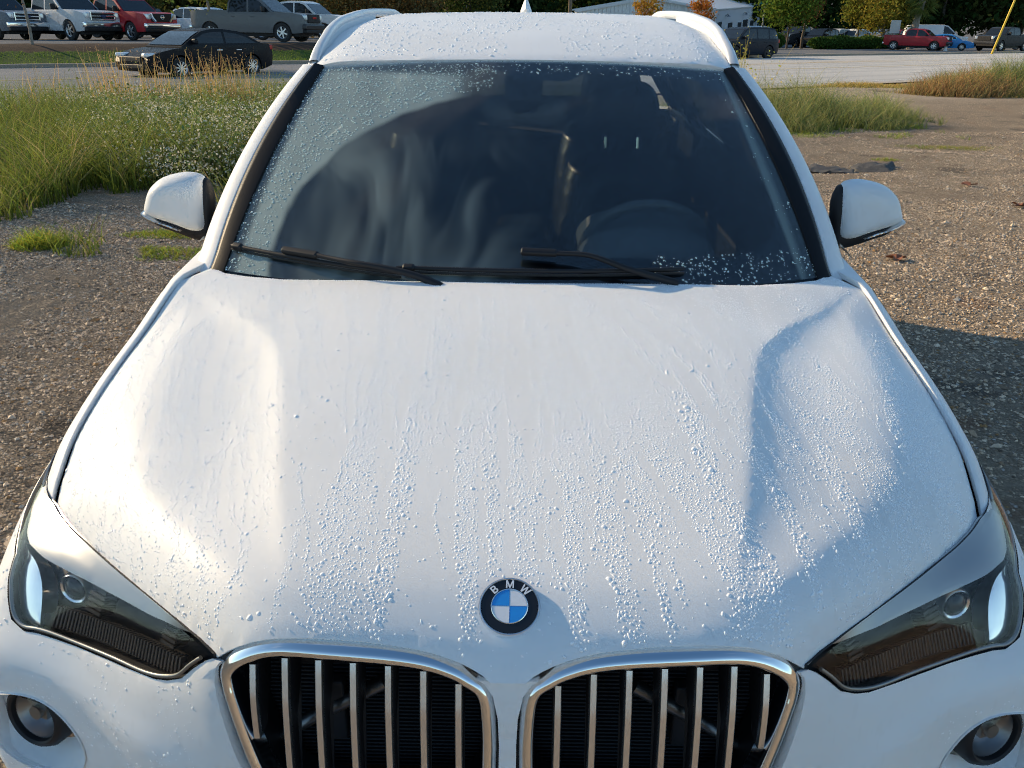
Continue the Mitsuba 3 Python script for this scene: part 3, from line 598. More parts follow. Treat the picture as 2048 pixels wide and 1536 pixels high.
for s in (-1, 1):
    sadd('door_card', panel(Polygon([(1.47, .35), (4.1, .35), (4.1, 1.06), (1.47, 1.035)]), lambda y, z: np.stack([s*(.80+.055*np.clip((np.asarray(z)-.85)/.2, 0, 1))+0*np.asarray(y), np.asarray(y, float), np.asarray(z, float)], -1), .2, .1, thick=0), 'interior_black', True)
# inside mirror on its sensor foot
im = sadd('inside_mirror', pillow([(-.125, 1.335), (-.12, 1.36), (0, 1.368), (.12, 1.36), (.125, 1.335), (.11, 1.305), (0, 1.297), (-.11, 1.305)], lambda V: np.stack([V[:, 0]+.005, 1.725-V[:, 2], V[:, 1]], 1), .03, .008, .012), 'grey_plastic', 50)
add(im, 'foot', unman(m3.Manifold.batch_hull([m3.Manifold.sphere(.012, 10).translate(p) for p in ((.04, 1.62, 1.385), (-.035, 1.62, 1.385), (.045, 1.70, 1.43), (-.04, 1.70, 1.43), (.03, 1.69, 1.35), (-.02, 1.69, 1.35))])), 'interior_black', 40)
sadd('rear_bench_trim', rbox(1.36, .06, .16, .02), 'interior_black', M=trans(0, 4.1, 1.035))

# ------------------------------------------------------------------ rain water
BANDS = [
    ([(-0.237, 0.036), (-0.231, 0.135), (-0.244, 0.252), (-0.249, 0.395), (-0.251, 0.539), (-0.245, 0.651)], 0.118, 0.038, 1),
    ([(-0.178, 0.037), (-0.172, 0.136), (-0.17, 0.231), (-0.158, 0.509), (-0.14, 0.698), (-0.174, 0.85)], 0.036, 0.063, 1.2),
    ([(-0.051, 0.036), (-0.059, 0.114), (-0.071, 0.254), (-0.075, 0.37), (-0.062, 0.51), (-0.056, 0.68), (-0.04, 0.928)], 0.033, 0.076, 1),
    ([(-0.021, 0.106), (-0.03, 0.254), (-0.044, 0.41), (-0.044, 0.607)], 0.031, 0.037, 1.1),
    ([(0.027, 0.107), (0.015, 0.255), (0.001, 0.438)], 0.048, 0.025, 1),
    ([(0.092, 0.028), (0.089, 0.117), (0.089, 0.313), (0.07, 0.513), (0.045, 0.701), (0.025, 0.93)], 0.026, 0.065, 1),
    ([(0.164, 0.028), (0.147, 0.118), (0.132, 0.376), (0.106, 0.545)], 0.039, 0.027, 1.1),
    ([(0.213, 0.034), (0.193, 0.199), (0.172, 0.377), (0.144, 0.58)], 0.018, 0.027, 1.1),
    ([(0.324, 0.053), (0.295, 0.204), (0.249, 0.344), (0.212, 0.446), (0.165, 0.615), (0.126, 0.766)], 0.079, 0.06, 1),
    ([(0.363, 0.059), (0.349, 0.149), (0.316, 0.278), (0.305, 0.451), (0.279, 0.57)], 0.04, 0.036, 1.4),
    ([(0.428, 0.112), (0.421, 0.207), (0.414, 0.295), (0.381, 0.405)], 0.028, 0.021, 1.2),
    ([(0.528, 0.202), (0.527, 0.307), (0.525, 0.462), (0.512, 0.579)], 0.037, 0.027, 1.2),
    ([(0.657, 0.28), (0.628, 0.364), (0.62, 0.467)], 0.047, 0.034, 1),
    ([(0.755, 0.4), (0.723, 0.52), (0.72, 0.629), (0.764, 0.905)], 0.076, 0.065, 1.1),
    ([(0.404, 0.649), (0.349, 0.783), (0.274, 0.919), (0.215, 0.99)], 0.038, 0.078, 1),
    ([(0.539, 0.719), (0.448, 0.867), (0.372, 0.987)], 0.044, 0.067, 1),
    ([(0.603, 0.55), (0.555, 0.705), (0.487, 0.851), (0.459, 0.975)], 0.054, 0.067, 1),
    ([(0.277, 0.621), (0.213, 0.729), (0.152, 0.859), (0.092, 0.959)], 0.023, 0.066, 1.3),
    ([(0.359, 0.513), (0.334, 0.625), (0.29, 0.715)], 0.026, 0.02, 1.3),
    ([(0.497, 0.367), (0.469, 0.482), (0.452, 0.527)], 0.032, 0.018, 1.1),
    ([(0.69, 0.82), (0.648, 0.968), (0.602, 1.055)], 0.062, 0.069, 1),
    ([(-0.402, 0.078), (-0.382, 0.12), (-0.393, 0.207)], 0.024, 0.018, 0.9),
    ([(-0.316, 0.048), (-0.308, 0.136), (-0.315, 0.231)], 0.017, 0.015, 0.8),
    ([(-0.69, 0.451), (-0.731, 0.586), (-0.768, 0.803), (-0.769, 0.952), (-0.742, 1.048)], 0.03, 0.047, 1),
    ([(-0.551, 0.309), (-0.578, 0.406), (-0.611, 0.551)], 0.04, 0.027, 0.8),
    ([(-0.593, 0.226), (-0.584, 0.284), (-0.591, 0.349)], 0.054, 0.049, 0.8),
    ([(-0.403, 0.788), (-0.481, 0.896), (-0.561, 0.989)], 0.041, 0.068, 0.9),
    ([(-0.191, 0.422), (-0.183, 0.572), (-0.23, 0.718), (-0.276, 0.902)], 0.021, 0.043, 0.8),
    ([(0.18, 0.472), (0.153, 0.58), (0.13, 0.648)], 0.021, 0.019, 1.4),
    ([(-0.122, 0.396), (-0.117, 0.539), (-0.099, 0.679)], 0.033, 0.029, 0.9),
    ([(0.58, 0.476), (0.53, 0.648), (0.471, 0.736)], 0.095, 0.069, 1.0),
    ([(0.69, 0.699), (0.648, 0.888), (0.618, 0.983)], 0.059, 0.056, 1.1),
    ([(0.614, 0.615), (0.566, 0.783), (0.52, 0.858)], 0.037, 0.042, 1.2),
    ([(0.482, 0.432), (0.449, 0.512), (0.431, 0.557)], 0.022, 0.014, 1.2),
    ([(0.447, 0.36), (0.425, 0.412), (0.408, 0.453)], 0.016, 0.012, 1.2),
    ([(0.703, 0.442), (0.692, 0.516), (0.701, 0.618)], 0.06, 0.047, 1.3),
    ([(-0.494, 0.381), (-0.476, 0.435), (-0.443, 0.476), (-0.423, 0.52)], 0.026, 0.023, 1.2),
    ([(-0.54, 0.471), (-0.516, 0.509), (-0.482, 0.547)], 0.019, 0.016, 1.0),
    ([(-0.521, 0.494), (-0.494, 0.559), (-0.474, 0.588)], 0.016, 0.013, 1.0),
    ([(-0.514, 0.367), (-0.492, 0.402)], 0.016, 0.013, 1.2),
    ([(-0.531, 0.621), (-0.499, 0.679)], 0.023, 0.019, 1.0),
    ([(-0.689, 0.739), (-0.674, 0.846), (-0.647, 0.931)], 0.04, 0.044, 0.9),
    ([(-0.539, 0.828), (-0.504, 0.901), (-0.443, 0.971)], 0.042, 0.056, 1.0),
    ([(-0.63, 0.311), (-0.596, 0.34)], 0.056, 0.049, 0.8),
    ([(-0.654, 0.269), (-0.599, 0.276), (-0.571, 0.296)], 0.048, 0.039, 0.8),
    ([(-0.505, 0.167), (-0.479, 0.193)], 0.029, 0.022, 0.8),
]
class Darts:
    def __init__(self, cell=.006): self.c = cell; self.g = {}
    def try_put(self, x, y, r, k=1.0):
        i, j = int(x//self.c), int(y//self.c)
        for a in range(i-2, i+3):
            for b in range(j-2, j+3):
                for (X, Y, Rr) in self.g.get((a, b), ()):
                    if (X-x)**2+(Y-y)**2 < (k*(Rr+r))**2: return False
        self.g.setdefault((i, j), []).append((x, y, r)); return True
def dome(nr=3, ns=10):
    V = [(0, 0, 1.)]; F = []
    for i in range(1, nr+1):
        t = i/nr*math.pi/2
        for j in range(ns):
            a = 2*math.pi*j/ns+(i % 2)*.3; V.append((math.sin(t)*math.cos(a), math.sin(t)*math.sin(a), math.cos(t)))
    for j in range(ns): F.append((0, 1+j, 1+(j+1) % ns))
    for i in range(nr-1):
        b, c = 1+i*ns, 1+(i+1)*ns
        for j in range(ns):
            k = (j+1) % ns; F += [(b+j, c+j, c+k), (b+j, c+k, b+k)]
    return np.array(V), np.array(F)
DV, DF = dome()
def drops(P, N, r, hk, el, ang, jit=.16):
    """one mesh of flattened, slightly irregular caps: r radius, hk height/radius, el stretch along ang in the tangent plane"""
    n = len(P); u = np.cross(N, [0, 1., 0]); u[np.linalg.norm(u, axis=1) < .05] = (1, 0, 0); u /= np.linalg.norm(u, axis=1, keepdims=True); v = np.cross(N, u)
    c, s = np.cos(ang)[:, None], np.sin(ang)[:, None]; U, W = u*c+v*s, -u*s+v*c
    g = np.random.default_rng(5); D = DV[None].repeat(n, 0).copy()
    a = np.arctan2(D[..., 1], D[..., 0]); ph = g.uniform(0, 6.28, (n, 1)); ph2 = g.uniform(0, 6.28, (n, 1))
    w = 1+jit*np.sin(2*a+ph)*.6+jit*np.sin(3*a+ph2)*.5
    D[..., :2] *= w[..., None]
    X = P[:, None]+(D[..., :1]*(r*el)[:, None, None])*U[:, None]+(D[..., 1:2]*(r/np.sqrt(el))[:, None, None])*W[:, None]+(D[..., 2:]*(r*hk)[:, None, None]-.0002)*N[:, None]
    F = (DF[None]+(np.arange(n)*len(DV))[:, None, None]).reshape(-1, 3)
    nn = D/np.array([1, 1, 1.]); nn = nn[..., :1]*U[:, None]/np.sqrt(1)+nn[..., 1:2]*W[:, None]+nn[..., 2:]*N[:, None]/hk[:, None, None]*.6
    return tm(X.reshape(-1, 3), F)
def normals(fn, x, y, e=2e-3):
    N = np.cross(fn(x+e, y)-fn(x-e, y), fn(x, y+e)-fn(x, y-e)); return N/np.linalg.norm(N, axis=-1, keepdims=True)
g = np.random.default_rng(21); darts = Darts(); put = []
bad = Point(0, .068).buffer(.045)
inner_hood = inset.buffer(-.004).difference(bad)
def fill(x, y, r, k):
    m = shapely.contains_xy(inner_hood, x, y)
    for a, b, c in zip(x[m].tolist(), y[m].tolist(), r[m].tolist()):
        if darts.try_put(a, b, c, k): put.append((a, b, c))
for pts, w0, w1, sf in BANDS:
    pts = np.array(pts) if len(pts) > 2 else np.array([pts[0], ((pts[0][0]+pts[1][0])/2, (pts[0][1]+pts[1][1])/2), pts[1]]); pts[0] += (pts[0]-pts[1])*.08
    seg = np.r_[0, np.cumsum(np.linalg.norm(np.diff(pts, axis=0), axis=1))]; cs = CS(seg, pts) if len(pts) > 2 else None
    L = seg[-1]; n = int(L*(w0+w1)/2*110000)
    brk = g.uniform(0, 1, 3)
    t = g.uniform(0, 1, n); l = g.uniform(-.5, .5, n)+g.normal(0, .07, n)
    keep = (np.abs(t[:, None]-brk-.06*l[:, None]).min(1) > .012*g.uniform(0, 1.4, n)) & (g.uniform(0, 1, n) > (np.abs(l)*2)**3*.75) & (g.uniform(0, 1, n) > .95*np.clip((t-.8)/.2, 0, 1)) & (g.uniform(0, 1, n) > .6*np.clip((.08-t)/.08, 0, 1)); t, l = t[keep], l[keep]; n = len(t)
    c = cs(t*L); d = cs(t*L, 1); d /= np.linalg.norm(d, axis=1, keepdims=True); q = np.stack([-d[:, 1], d[:, 0]], 1)
    w = .82*(w0*(1-t)+w1*t)*(.75+.5*meshkit.noise(np.stack([t*L*14, np.full(n, L*50), np.full(n, w0*900)], 1)))
    xy = c+q*(l*w)[:, None]; big = np.clip(1.15-xy[:, 1]*.18, .55, 1.2)*sf
    # coarse beads to one side of a run, fine ones filling the other
    r = .78*big*(.0010+.0016*g.uniform(0, 1, n)**1.6+.0013*(g.uniform(0, 1, n) < .10)*g.uniform(0, 1, n)+.0016*(g.uniform(0, 1, n) < .018)+.0006*np.clip(l+.2, 0, 1))
    fill(xy[:, 0], xy[:, 1], r, .93)
def flow(x): return np.interp(x, [-.8, -.55, -.35, -.2, 0, .12, .3, .45, .6, .8], [-.05, -.25, -.30, -.12, -.02, -.08, -.27, -.12, -.05, 0])
for i in range(250):     # thin runs between the broad ones
    x0, y0 = g.uniform(-.72, .76), g.uniform(.04, .85); L = g.uniform(.10, .55); wd = g.uniform(.003, .011); n = int(L*wd*150000)+8
    t = g.uniform(0, 1, n)**.8; y = y0+t*L; x = x0+flow(x0)*t*L+.008*np.sin(t*5+i)+g.normal(0, wd*.5, n)*(1-.4*t)
    fill(x, y, (.0009+.0012*g.uniform(0, 1, n)**1.5+.0014*(g.uniform(0, 1, n) < .08)*g.uniform(0, 1, n))*np.clip(1.1-.3*y, .7, 1.1), .95)
def loose(n):
    return g.uniform(-.83, .83, n), g.uniform(0, 1.12, n), .0008+.0015*g.uniform(0, 1, n)**2+.0022*(g.uniform(0, 1, n) < .08)*g.uniform(0, 1, n)
fill(*loose(6500), 1.2)                                             # loose beads everywhere
fill(g.uniform(-.78, .78, 9000), 1.13-np.abs(g.normal(0, .10, 9000)), .0008+.0013*g.uniform(0, 1, 9000)**2, 1.0)   # fine spray near the screen
y = g.uniform(.1, .75, 3000); x = g.choice([-1, 1], 3000)*(_XR(y)+np.abs(g.normal(.05, .05, 3000))); k = meshkit.noise(np.stack([x*14, y*9, 0*x+3.], 1)) > .45
fill(x[k], y[k], .0009+.0012*g.uniform(0, 1, k.sum())**2, 1.1)          # patches on the shoulders
put = np.array(put); n = len(put)
P = Hs(put[:, 0], put[:, 1]); N = normals(Hs, put[:, 0], put[:, 1])
meshes = [drops(P, N, put[:, 2], g.uniform(.44, .60, n), 1+.35*g.uniform(0, 1, n)**2+.9*(g.uniform(0, 1, n) < .04), np.pi/2+g.normal(0, .5, n))]
def scatter(fn, a, b, r0, r1, hk=.55, keep=None, sp=1.05, stretch=.3):
    d = Darts(); pts = []; r = r0+(r1-r0)*g.uniform(0, 1, len(a))**2.2
    if keep is not None: a, b, r = a[keep], b[keep], r[keep]
    for p in zip(a.tolist(), b.tolist(), r.tolist()):
        if d.try_put(*p, sp): pts.append(p)
    q = np.array(pts); m = len(q); P = fn(q[:, 0], q[:, 1]); N = normals(fn, q[:, 0], q[:, 1])
    return [P, N, q[:, 2], np.full(m, hk)*g.uniform(.8, 1.15, m), 1+stretch*g.uniform(0, 1, m), g.uniform(0, 3.1, m)]
def nz(a, b, f, c): return meshkit.noise(np.stack([a*f[0], b*f[1], 0*a+c], 1))
x = g.uniform(-.58, .58, 5200); y = 1.72+.09*g.uniform(0, 1, 5200)+2.1*g.uniform(0, 1, 5200)**1.4
t = scatter(R, x, y, .0015, .0052, .5, (y > 1.727+.07*(x/.6)**2) & (nz(x, y, (5, 4), 1.) > .33)); meshes.append(drops(*t))
face_p = face.buffer(-.006)
w, z = g.uniform(-.88, .88, 6500), g.uniform(.45, .84, 6500)
t = scatter(Fb, w, z, .0009, .0027, .5, shapely.contains_xy(face_p, w, z) & (nz(w, z, (16, 16), 2.) > np.where(w < 0, .35, .62)) & (np.abs(w) > .42))
t[1] = np.where(t[1][:, 1:2] > 0, -t[1], t[1]); meshes.append(drops(*t))
add(None, 'rain_water', cat(meshes), 'drop_water', True, kind='stuff')
labels['rain_water'] = {'label': 'rain beads standing on the white paint of the SUV', 'category': 'water', 'kind': 'stuff'}
# beads on the glass
WdN = lambda a, v: Wd(a/.66, v/.8, .001)
a, v = g.uniform(-.66, .66, 16000), g.uniform(.0, .79, 16000); A_, V_ = a/.66, v/.8
x, z = .72*A_*(1-V_)+.585*A_*V_, 1.045+.43*V_; d = np.hypot(x-.01, (z-1.06)*1.85-.04); u = g.uniform(0, 1, 16000)
keep = ((x < -.08) & (d > .61)) | ((V_ > .93) & (u < .22)) | ((A_ < -.93) & (u < .5)) | ((x > .30) & (V_ < .12) & (u < .5)) | ((A_ > .9) & (u < .05))
P, N, r, hk, el, an = scatter(WdN, a, v, .0009, .0030, .5, keep)
N = np.where(N[:, 2:] < 0, -N, N)
add(None, 'rain_on_glass', drops(P, N, r, hk, el, an), 'glass_bead', True)
labels['rain_on_glass'] = {'label': 'rain beads clinging to the windscreen outside the wiped area', 'category': 'water', 'kind': 'stuff'}
scene['glass_bead'] = {'type': 'twosided', 'bsdf': {'type': 'principled', 'base_color': {'type': 'rgb', 'value': [.60, .70, .66]}, 'roughness': .08, 'specular': .6, 'clearcoat': 1., 'clearcoat_gloss': 1.}}
# ------------------------------------------------------------------ lie of the land: the lot falls away to a road running off to the right, a raised lot beyond on the left
EA = math.radians(36); EX, NX = np.array([math.cos(EA), math.sin(EA)]), np.array([-math.sin(EA), math.cos(EA)])
def ss(a, b, x): t = np.clip((x-a)/(b-a), 0, 1); return t*t*(3-2*t)
def zt(X, Y):
    X = np.asarray(X, float); Y = np.asarray(Y, float); n = NX[0]*X+NX[1]*Y
    b = -.045*np.logaddexp(0, Y-6); b = np.maximum(b, -.045*134)
    return b+(.12*ss(35.5, 35.7, n)+.63*ss(35.7, 39.2, n))*(1-ss(-2, 12, X))*(1-ss(90, 140, np.abs(Y)))
def rough(X, Y):
    X = np.asarray(X, float); Y = np.asarray(Y, float); n = NX[0]*X+NX[1]*Y
    p = np.stack([X*.8, Y*.8, 0*X], -1); k = 1-ss(12.5, 14.5, n)
    q = np.stack([X*2.6, Y*2.6, 0*X+4], -1)
    dip = -.07*np.exp(-((X-5.6)**2/1.1+(Y-10.8)**2/.35))-.05*np.exp(-((X-3.2)**2/.4+(Y-8.6)**2/.05))-.06*np.exp(-((X-7.)**2/1.4+(Y-10.2)**2/.12))
    rut = -.03*np.exp(-((Y-8.4-.25*(X-5))/.14)**2)*ss(4, 5, X)
    return k*(.05*(meshkit.fbm(p, 3, 3)-.5)+.022*(meshkit.fbm(q, 3, 9)-.5)+dip+rut)
def gz(X, Y):
    n = NX[0]*np.asarray(X)+NX[1]*np.asarray(Y)
    return zt(X, Y)+rough(X, Y)-.10*ss(14.4, 14.9, n)*(1-ss(35.1, 35.5, n))
def axis(lo, hi, step, far, gr=1.22):
    a = list(np.arange(lo, hi+step/2, step)); d = step
    while a[-1] < far: d *= gr; a.append(a[-1]+d)
    d = step
    while a[0] > -far: d *= gr; a.insert(0, a[0]-d)
    return np.array(a)
gxx, gyy = np.meshgrid(axis(-9, 9, .10, 900), np.unique(np.r_[axis(-5, 14, .10, 900, 1.3)[axis(-5, 14, .10, 900, 1.3) < 14], np.arange(14, 60, .7), np.geomspace(60, 900, 24)]), indexing='ij')
def gpx(p): return p.x*NX[0]+p.y*NX[1]
def ground_fn(p, n, uv):
    nn = gpx(p)
    f1, f2, c = voronoi(p.x*62, p.y*62); g1, g2, c2 = voronoi(p.x*150+5, p.y*150)
    big = fbm(p.x*.55, p.y*.55, 0., 4); med = fbm(p.x*2.3, p.y*2.3, 3., 3)
    stone = mix((.13, .10, .073), (.70, .56, .41), c*c*.75+c2*.25)
    stone = mix(stone, (.70, .65, .58), smoothstep(.965, .975, c))
    soil = mix((.17, .132, .10), (.33, .265, .195), med)
    col = mix(soil, stone, smoothstep(.30, .60, big*.5+med*.5+.13)*smoothstep(.05, .25, f2-f1)*.95)
    col = mix(col, mi.Color3f(.17, .085, .05), smoothstep(.68, .80, med)*smoothstep(.45, .6, big)*.5)          # rusty clay
    col = mix(col, mi.Color3f(.045, .045, .045), smoothstep(.70, .78, fbm(p.x*1.7+9, p.y*3.1, 1., 3))*.55)           # broken tarmac
    # sandy track to the road
    tr = smoothstep(9., 12.2, nn+1.2*med)*(1-smoothstep(14.9, 15.1, nn))
    col = mix(col, mix((.36, .295, .22), (.50, .42, .32), med), tr*smoothstep(.3, .5, big+.12)*.85)
    verge = smoothstep(35.3, 35.5, nn)
    turf = mix((.035, .062, .012), (.075, .11, .025), fbm(p.x*3, p.y*3, 0., 3))
    mulch = mix((.030, .020, .014), (.085, .055, .038), fbm(p.x*5, p.y*9, 0., 3))
    lot = mix((.10, .10, .10), (.15, .148, .145), fbm(p.x*.7, p.y*.7, 0., 3))
    far = mix(turf, mulch, smoothstep(37.5, 37.7, nn+.5*(med-.5)))
    far = mix(far, lot, smoothstep(39.0, 39.3, nn))
    return mix(col, far, verge)
def ground_bump(p, n, uv):
    f1, f2, c = voronoi(p.x*62, p.y*62)
    return (smoothstep(.0, .5, f2-f1)*.022*c+.02*fbm(p.x*14, p.y*14, 0., 2))*(1-smoothstep(14., 15., gpx(p)))
mat('gravel_flat', mikit.proc(ground_fn), .92, specular=.2, two=False)
scene['gravel'] = {'type': 'twosided', 'bsdf': {'type': 'bumpmap', 'arbitrary': mikit.proc(ground_bump, eps=2e-3), 'scale': 1., 'bsdf': scene.pop('gravel_flat')}}
add(None, 'ground', surf(np.stack([gxx, gyy, gz(gxx, gyy)], -1)), 'gravel', True, kind='structure')
# road
ee, nn_ = np.meshgrid(np.r_[np.arange(-90, 140, 2.), np.arange(140, 420, 10.)], np.linspace(14.75, 35.2, 24), indexing='ij')
def en(e, n): return e*EX[0]+n*NX[0], e*EX[1]+n*NX[1]
rX, rY = en(ee, nn_)
def road_fn(p, n, uv):
    e = p.x*EX[0]+p.y*EX[1]; nn = gpx(p)
    g = fbm(e*.25, nn*1.1, 0., 4); f = fbm(e*2., nn*9., 2., 3)
    col = mix((.30, .29, .27), (.43, .41, .38), g*.7+f*.3)
    col = mix(mix((.13, .13, .132), (.19, .19, .19), g*.7+f*.3), col, smoothstep(14., 24., e+4*g))
    tyre = dr.abs(dr.abs(((nn-14.75) - 4.09*dr.floor((nn-14.75)/4.09))-2.05)-.85)
    col = mix(col, col*.75, smoothstep(.5, .1, tyre)*.5)
    sand = smoothstep(.62, .75, fbm(e*.12+4, nn*.9, 7., 3))*smoothstep(.0, .6, smoothstep(26.5, 27.2, nn)*(1-smoothstep(29.5, 30.3, nn)))
    col = mix(col, mi.Color3f(.33, .26, .18), sand*.7)
    return mix(col, mi.Color3f(.30, .25, .19), smoothstep(15.7, 14.8, nn+1.2*(g-.5))*.8)
mat('road_surface', mikit.proc(road_fn), .85)
rd = add(None, 'road', surf(np.stack([rX, rY, zt(rX, rY)+.0], -1)), 'road_surface', True, kind='structure')
def strip(e0, e1, n0, n1, lift=.006, seg=2.):
    e, n = np.meshgrid(np.linspace(e0, e1, max(2, int((e1-e0)/seg)+1)), [n0, n1], indexing='ij'); X, Y = en(e, n)
    return surf(np.stack([X, Y, zt(X, Y)+lift], -1))
def paint_fn(p, n, uv): return mix((.62, .62, .60), (.36, .35, .33), smoothstep(.45, .7, fbm(p.x*6, p.y*6, 0., 3)))
mat('road_paint', mikit.proc(paint_fn), .7); mat('yellow_paint', (.48, .34, .08), .7)
for k in range(14):
    e0 = -14+9.*k
    for n0 in (18.6, 31.2):
        add(rd, 'lane_dash', strip(e0, e0+3, n0, n0+.13), 'road_paint', kind='structure')
for n0 in (22.7, 27.0): add(rd, 'centre_line', strip(-60, 150, n0, n0+.12), 'yellow_paint', kind='structure')
add(rd, 'edge_line', strip(-60, 150, 15.5, 15.62), 'road_paint', kind='structure')
def kerb(e0, e1):
    e = np.arange(e0, e1+.1, 2.); rows = []
    for n, h in ((35.15, -.05), (35.16, .11), (35.19, .13), (35.5, .13), (35.52, -.05)):
        X, Y = en(e, np.full_like(e, n)); rows.append(np.stack([X, Y, zt(X, Y)+h], -1))
    return surf(np.array(rows))
mat('concrete', (.34, .27, .20), .9)
add(None, 'kerb', kerb(-60, 140), 'concrete', 30, kind='structure')

# ------------------------------------------------------------------ loose stones near the car
def at_vc(key, rough=.8, thin=False, **kw):
    col = {'type': 'mesh_attribute', 'name': 'vertex_color'}
    scene[key] = {'type': 'principledthin', 'base_color': col, 'roughness': rough, 'diff_trans': .7, 'spec_trans': 0., 'eta': 1.3} if thin else {'type': 'twosided', 'bsdf': {'type': 'principled', 'base_color': col, 'roughness': rough, 'specular': .25}}
at_vc('stone_vc', .85); at_vc('leaf_vc', .5, True)
g = np.random.default_rng(4)
OCT = np.array([[1, 0, 0], [-1, 0, 0], [0, 1, 0], [0, -1, 0], [0, 0, 1.], [0, 0, -.5]]); OF = np.array([[0, 2, 4], [2, 1, 4], [1, 3, 4], [3, 0, 4], [2, 0, 5], [1, 2, 5], [3, 1, 5], [0, 3, 5]])
def stones(X, Y, r):
    m = len(X); V = OCT[None]*g.uniform(.65, 1.25, (m, 6, 1))*r[:, None, None]*np.stack([g.uniform(.8, 1.4, m), g.uniform(.7, 1.1, m), g.uniform(.45, .8, m)], 1)[:, None]
    a = g.uniform(0, 6.3, m); c, s = np.cos(a)[:, None], np.sin(a)[:, None]
    W = np.stack([V[..., 0]*c-V[..., 1]*s, V[..., 0]*s+V[..., 1]*c, V[..., 2]], -1)+np.stack([X, Y, gz(X, Y)+r*.12], 1)[:, None]
    t = g.uniform(0, 1, m)[:, None]**1.2; col = np.array([.20, .15, .108])*(1-t)+np.array([.74, .59, .435])*t
    w = g.uniform(0, 1, m) < .035; col[w] = np.array([.45, .42, .37]); d = g.uniform(0, 1, m) < .12; col[d] *= .5; o = g.uniform(0, 1, m) < .05; col[o] = np.array([.32, .19, .09])
    return W.reshape(-1, 3), (OF[None]+(np.arange(m)*6)[:, None, None]).reshape(-1, 3), np.repeat(col, 6, 0)
def spread(m, x0, x1, y0, y1, p=1.): return g.uniform(x0, x1, m), y0+(y1-y0)*g.uniform(0, 1, m)**p
xa, ya = spread(74000, -4.2, -.82, -.2, 6.2); xb, yb = spread(84000, .82, 4.6, -.2, 7.5); xc, yc = spread(44000, 1.2, 9., 6., 12.5)
X, Y = np.r_[xa, xb, xc], np.r_[ya, yb, yc]
k = meshkit.fbm(np.stack([X*1.4, Y*1.4, 0*X], 1), 3, 2) > g.uniform(.22, .52, len(X)); X, Y = X[k], Y[k]
V, Fc, Cc = stones(X, Y, .005+.0085*g.uniform(0, 1, len(X))**2.2+.012*(g.uniform(0, 1, len(X)) < .01))
add(None, 'loose_stones', tm(V, Fc), 'stone_vc', False, color=Cc, kind='stuff')
labels['loose_stones'] = {'label': 'loose brown gravel stones scattered over the lot', 'category': 'gravel', 'kind': 'stuff'}
# heaved slabs of old tarmac
def chunk(key, label, pts, h, seed):
    gg = np.random.default_rng(seed); P = []
    for (x, y) in pts:
        z = float(gz(x, y)); P += [(x, y, z-.03), (x+gg.uniform(-.08, .08), y+gg.uniform(-.08, .08), z+h*gg.uniform(.25, 1.1)), (x+gg.uniform(-.15, .15), y+gg.uniform(-.1, .1), z+.01)]
    m = unman(m3.Manifold.hull_points(np.array(P)).refine_to_length(.025)); m.vertices += (meshkit.fbm(m.vertices*14, 3, seed)[:, None]-.5)*np.array([.07, .07, .06])
    k = add(None, key, m, 'broken_tarmac', 30); labels[k] = {'label': label, 'category': 'asphalt chunk'}
mat('broken_tarmac', mikit.proc(lambda p, n, uv: mix((.03, .03, .032), (.12, .115, .11), fbm(p.x*40, p.y*40, p.z*40, 3))), .9)
chunk('tarmac_chunk', 'dark heaved chunk of broken asphalt on the gravel behind the right-hand mirror', [(3.62, 8.62), (3.95, 8.66), (4.02, 8.86), (3.7, 8.9)], .085, 1)
chunk('tarmac_chunk', 'low flat slab of old asphalt just left of the dark heaved chunk', [(3.12, 8.62), (3.5, 8.55), (3.56, 8.74), (3.2, 8.82)], .035, 2)
chunk('tarmac_chunk', 'dark asphalt lump beside the pothole at the far right edge of the lot', [(6.75, 10.6), (7.15, 10.62), (7.2, 10.9), (6.8, 10.86)], .07, 3)
mat('dead_leaf', (.20, .075, .035), .7)
def dead_leaf(x, y, r, label, seed):
    gg = np.random.default_rng(seed); a = np.linspace(0, 2*np.pi, 15)[:-1]; rr = r*(1+.35*np.sin(3*a+gg.uniform(0, 6))+.2*gg.uniform(-1, 1, 14))
    P = np.stack([x+rr*np.cos(a)*1.3, y+rr*np.sin(a), gz(x+rr*np.cos(a), y+rr*np.sin(a))+.01+.03*np.abs(np.sin(a*1.5+gg.uniform(0, 6)))], 1)
    c = np.array([[x, y, float(gz(x, y))+.012]]); Vv = np.vstack([P, c]); Ff = [[i, (i+1) % 14, 14] for i in range(14)]
    k = add(None, 'dead_leaf', tm(np.vstack([Vv, Vv-[0, 0, .002]]), Ff+[[b+15, a_+15, c_+15] for a_, b, c_ in Ff]), 'dead_leaf', 40); labels[k] = {'label': label, 'category': 'leaf'}
dead_leaf(4.30, 7.55, .055, 'rust brown dead leaf on the gravel right of the right-hand mirror', 1)
dead_leaf(4.27, 6.52, .06, 'rust brown dead leaf on the gravel at the right edge of the picture', 2)
dead_leaf(2.55, 4.85, .05, 'rust brown dead leaf beside the rear of the bonnet, below the right-hand mirror', 3)

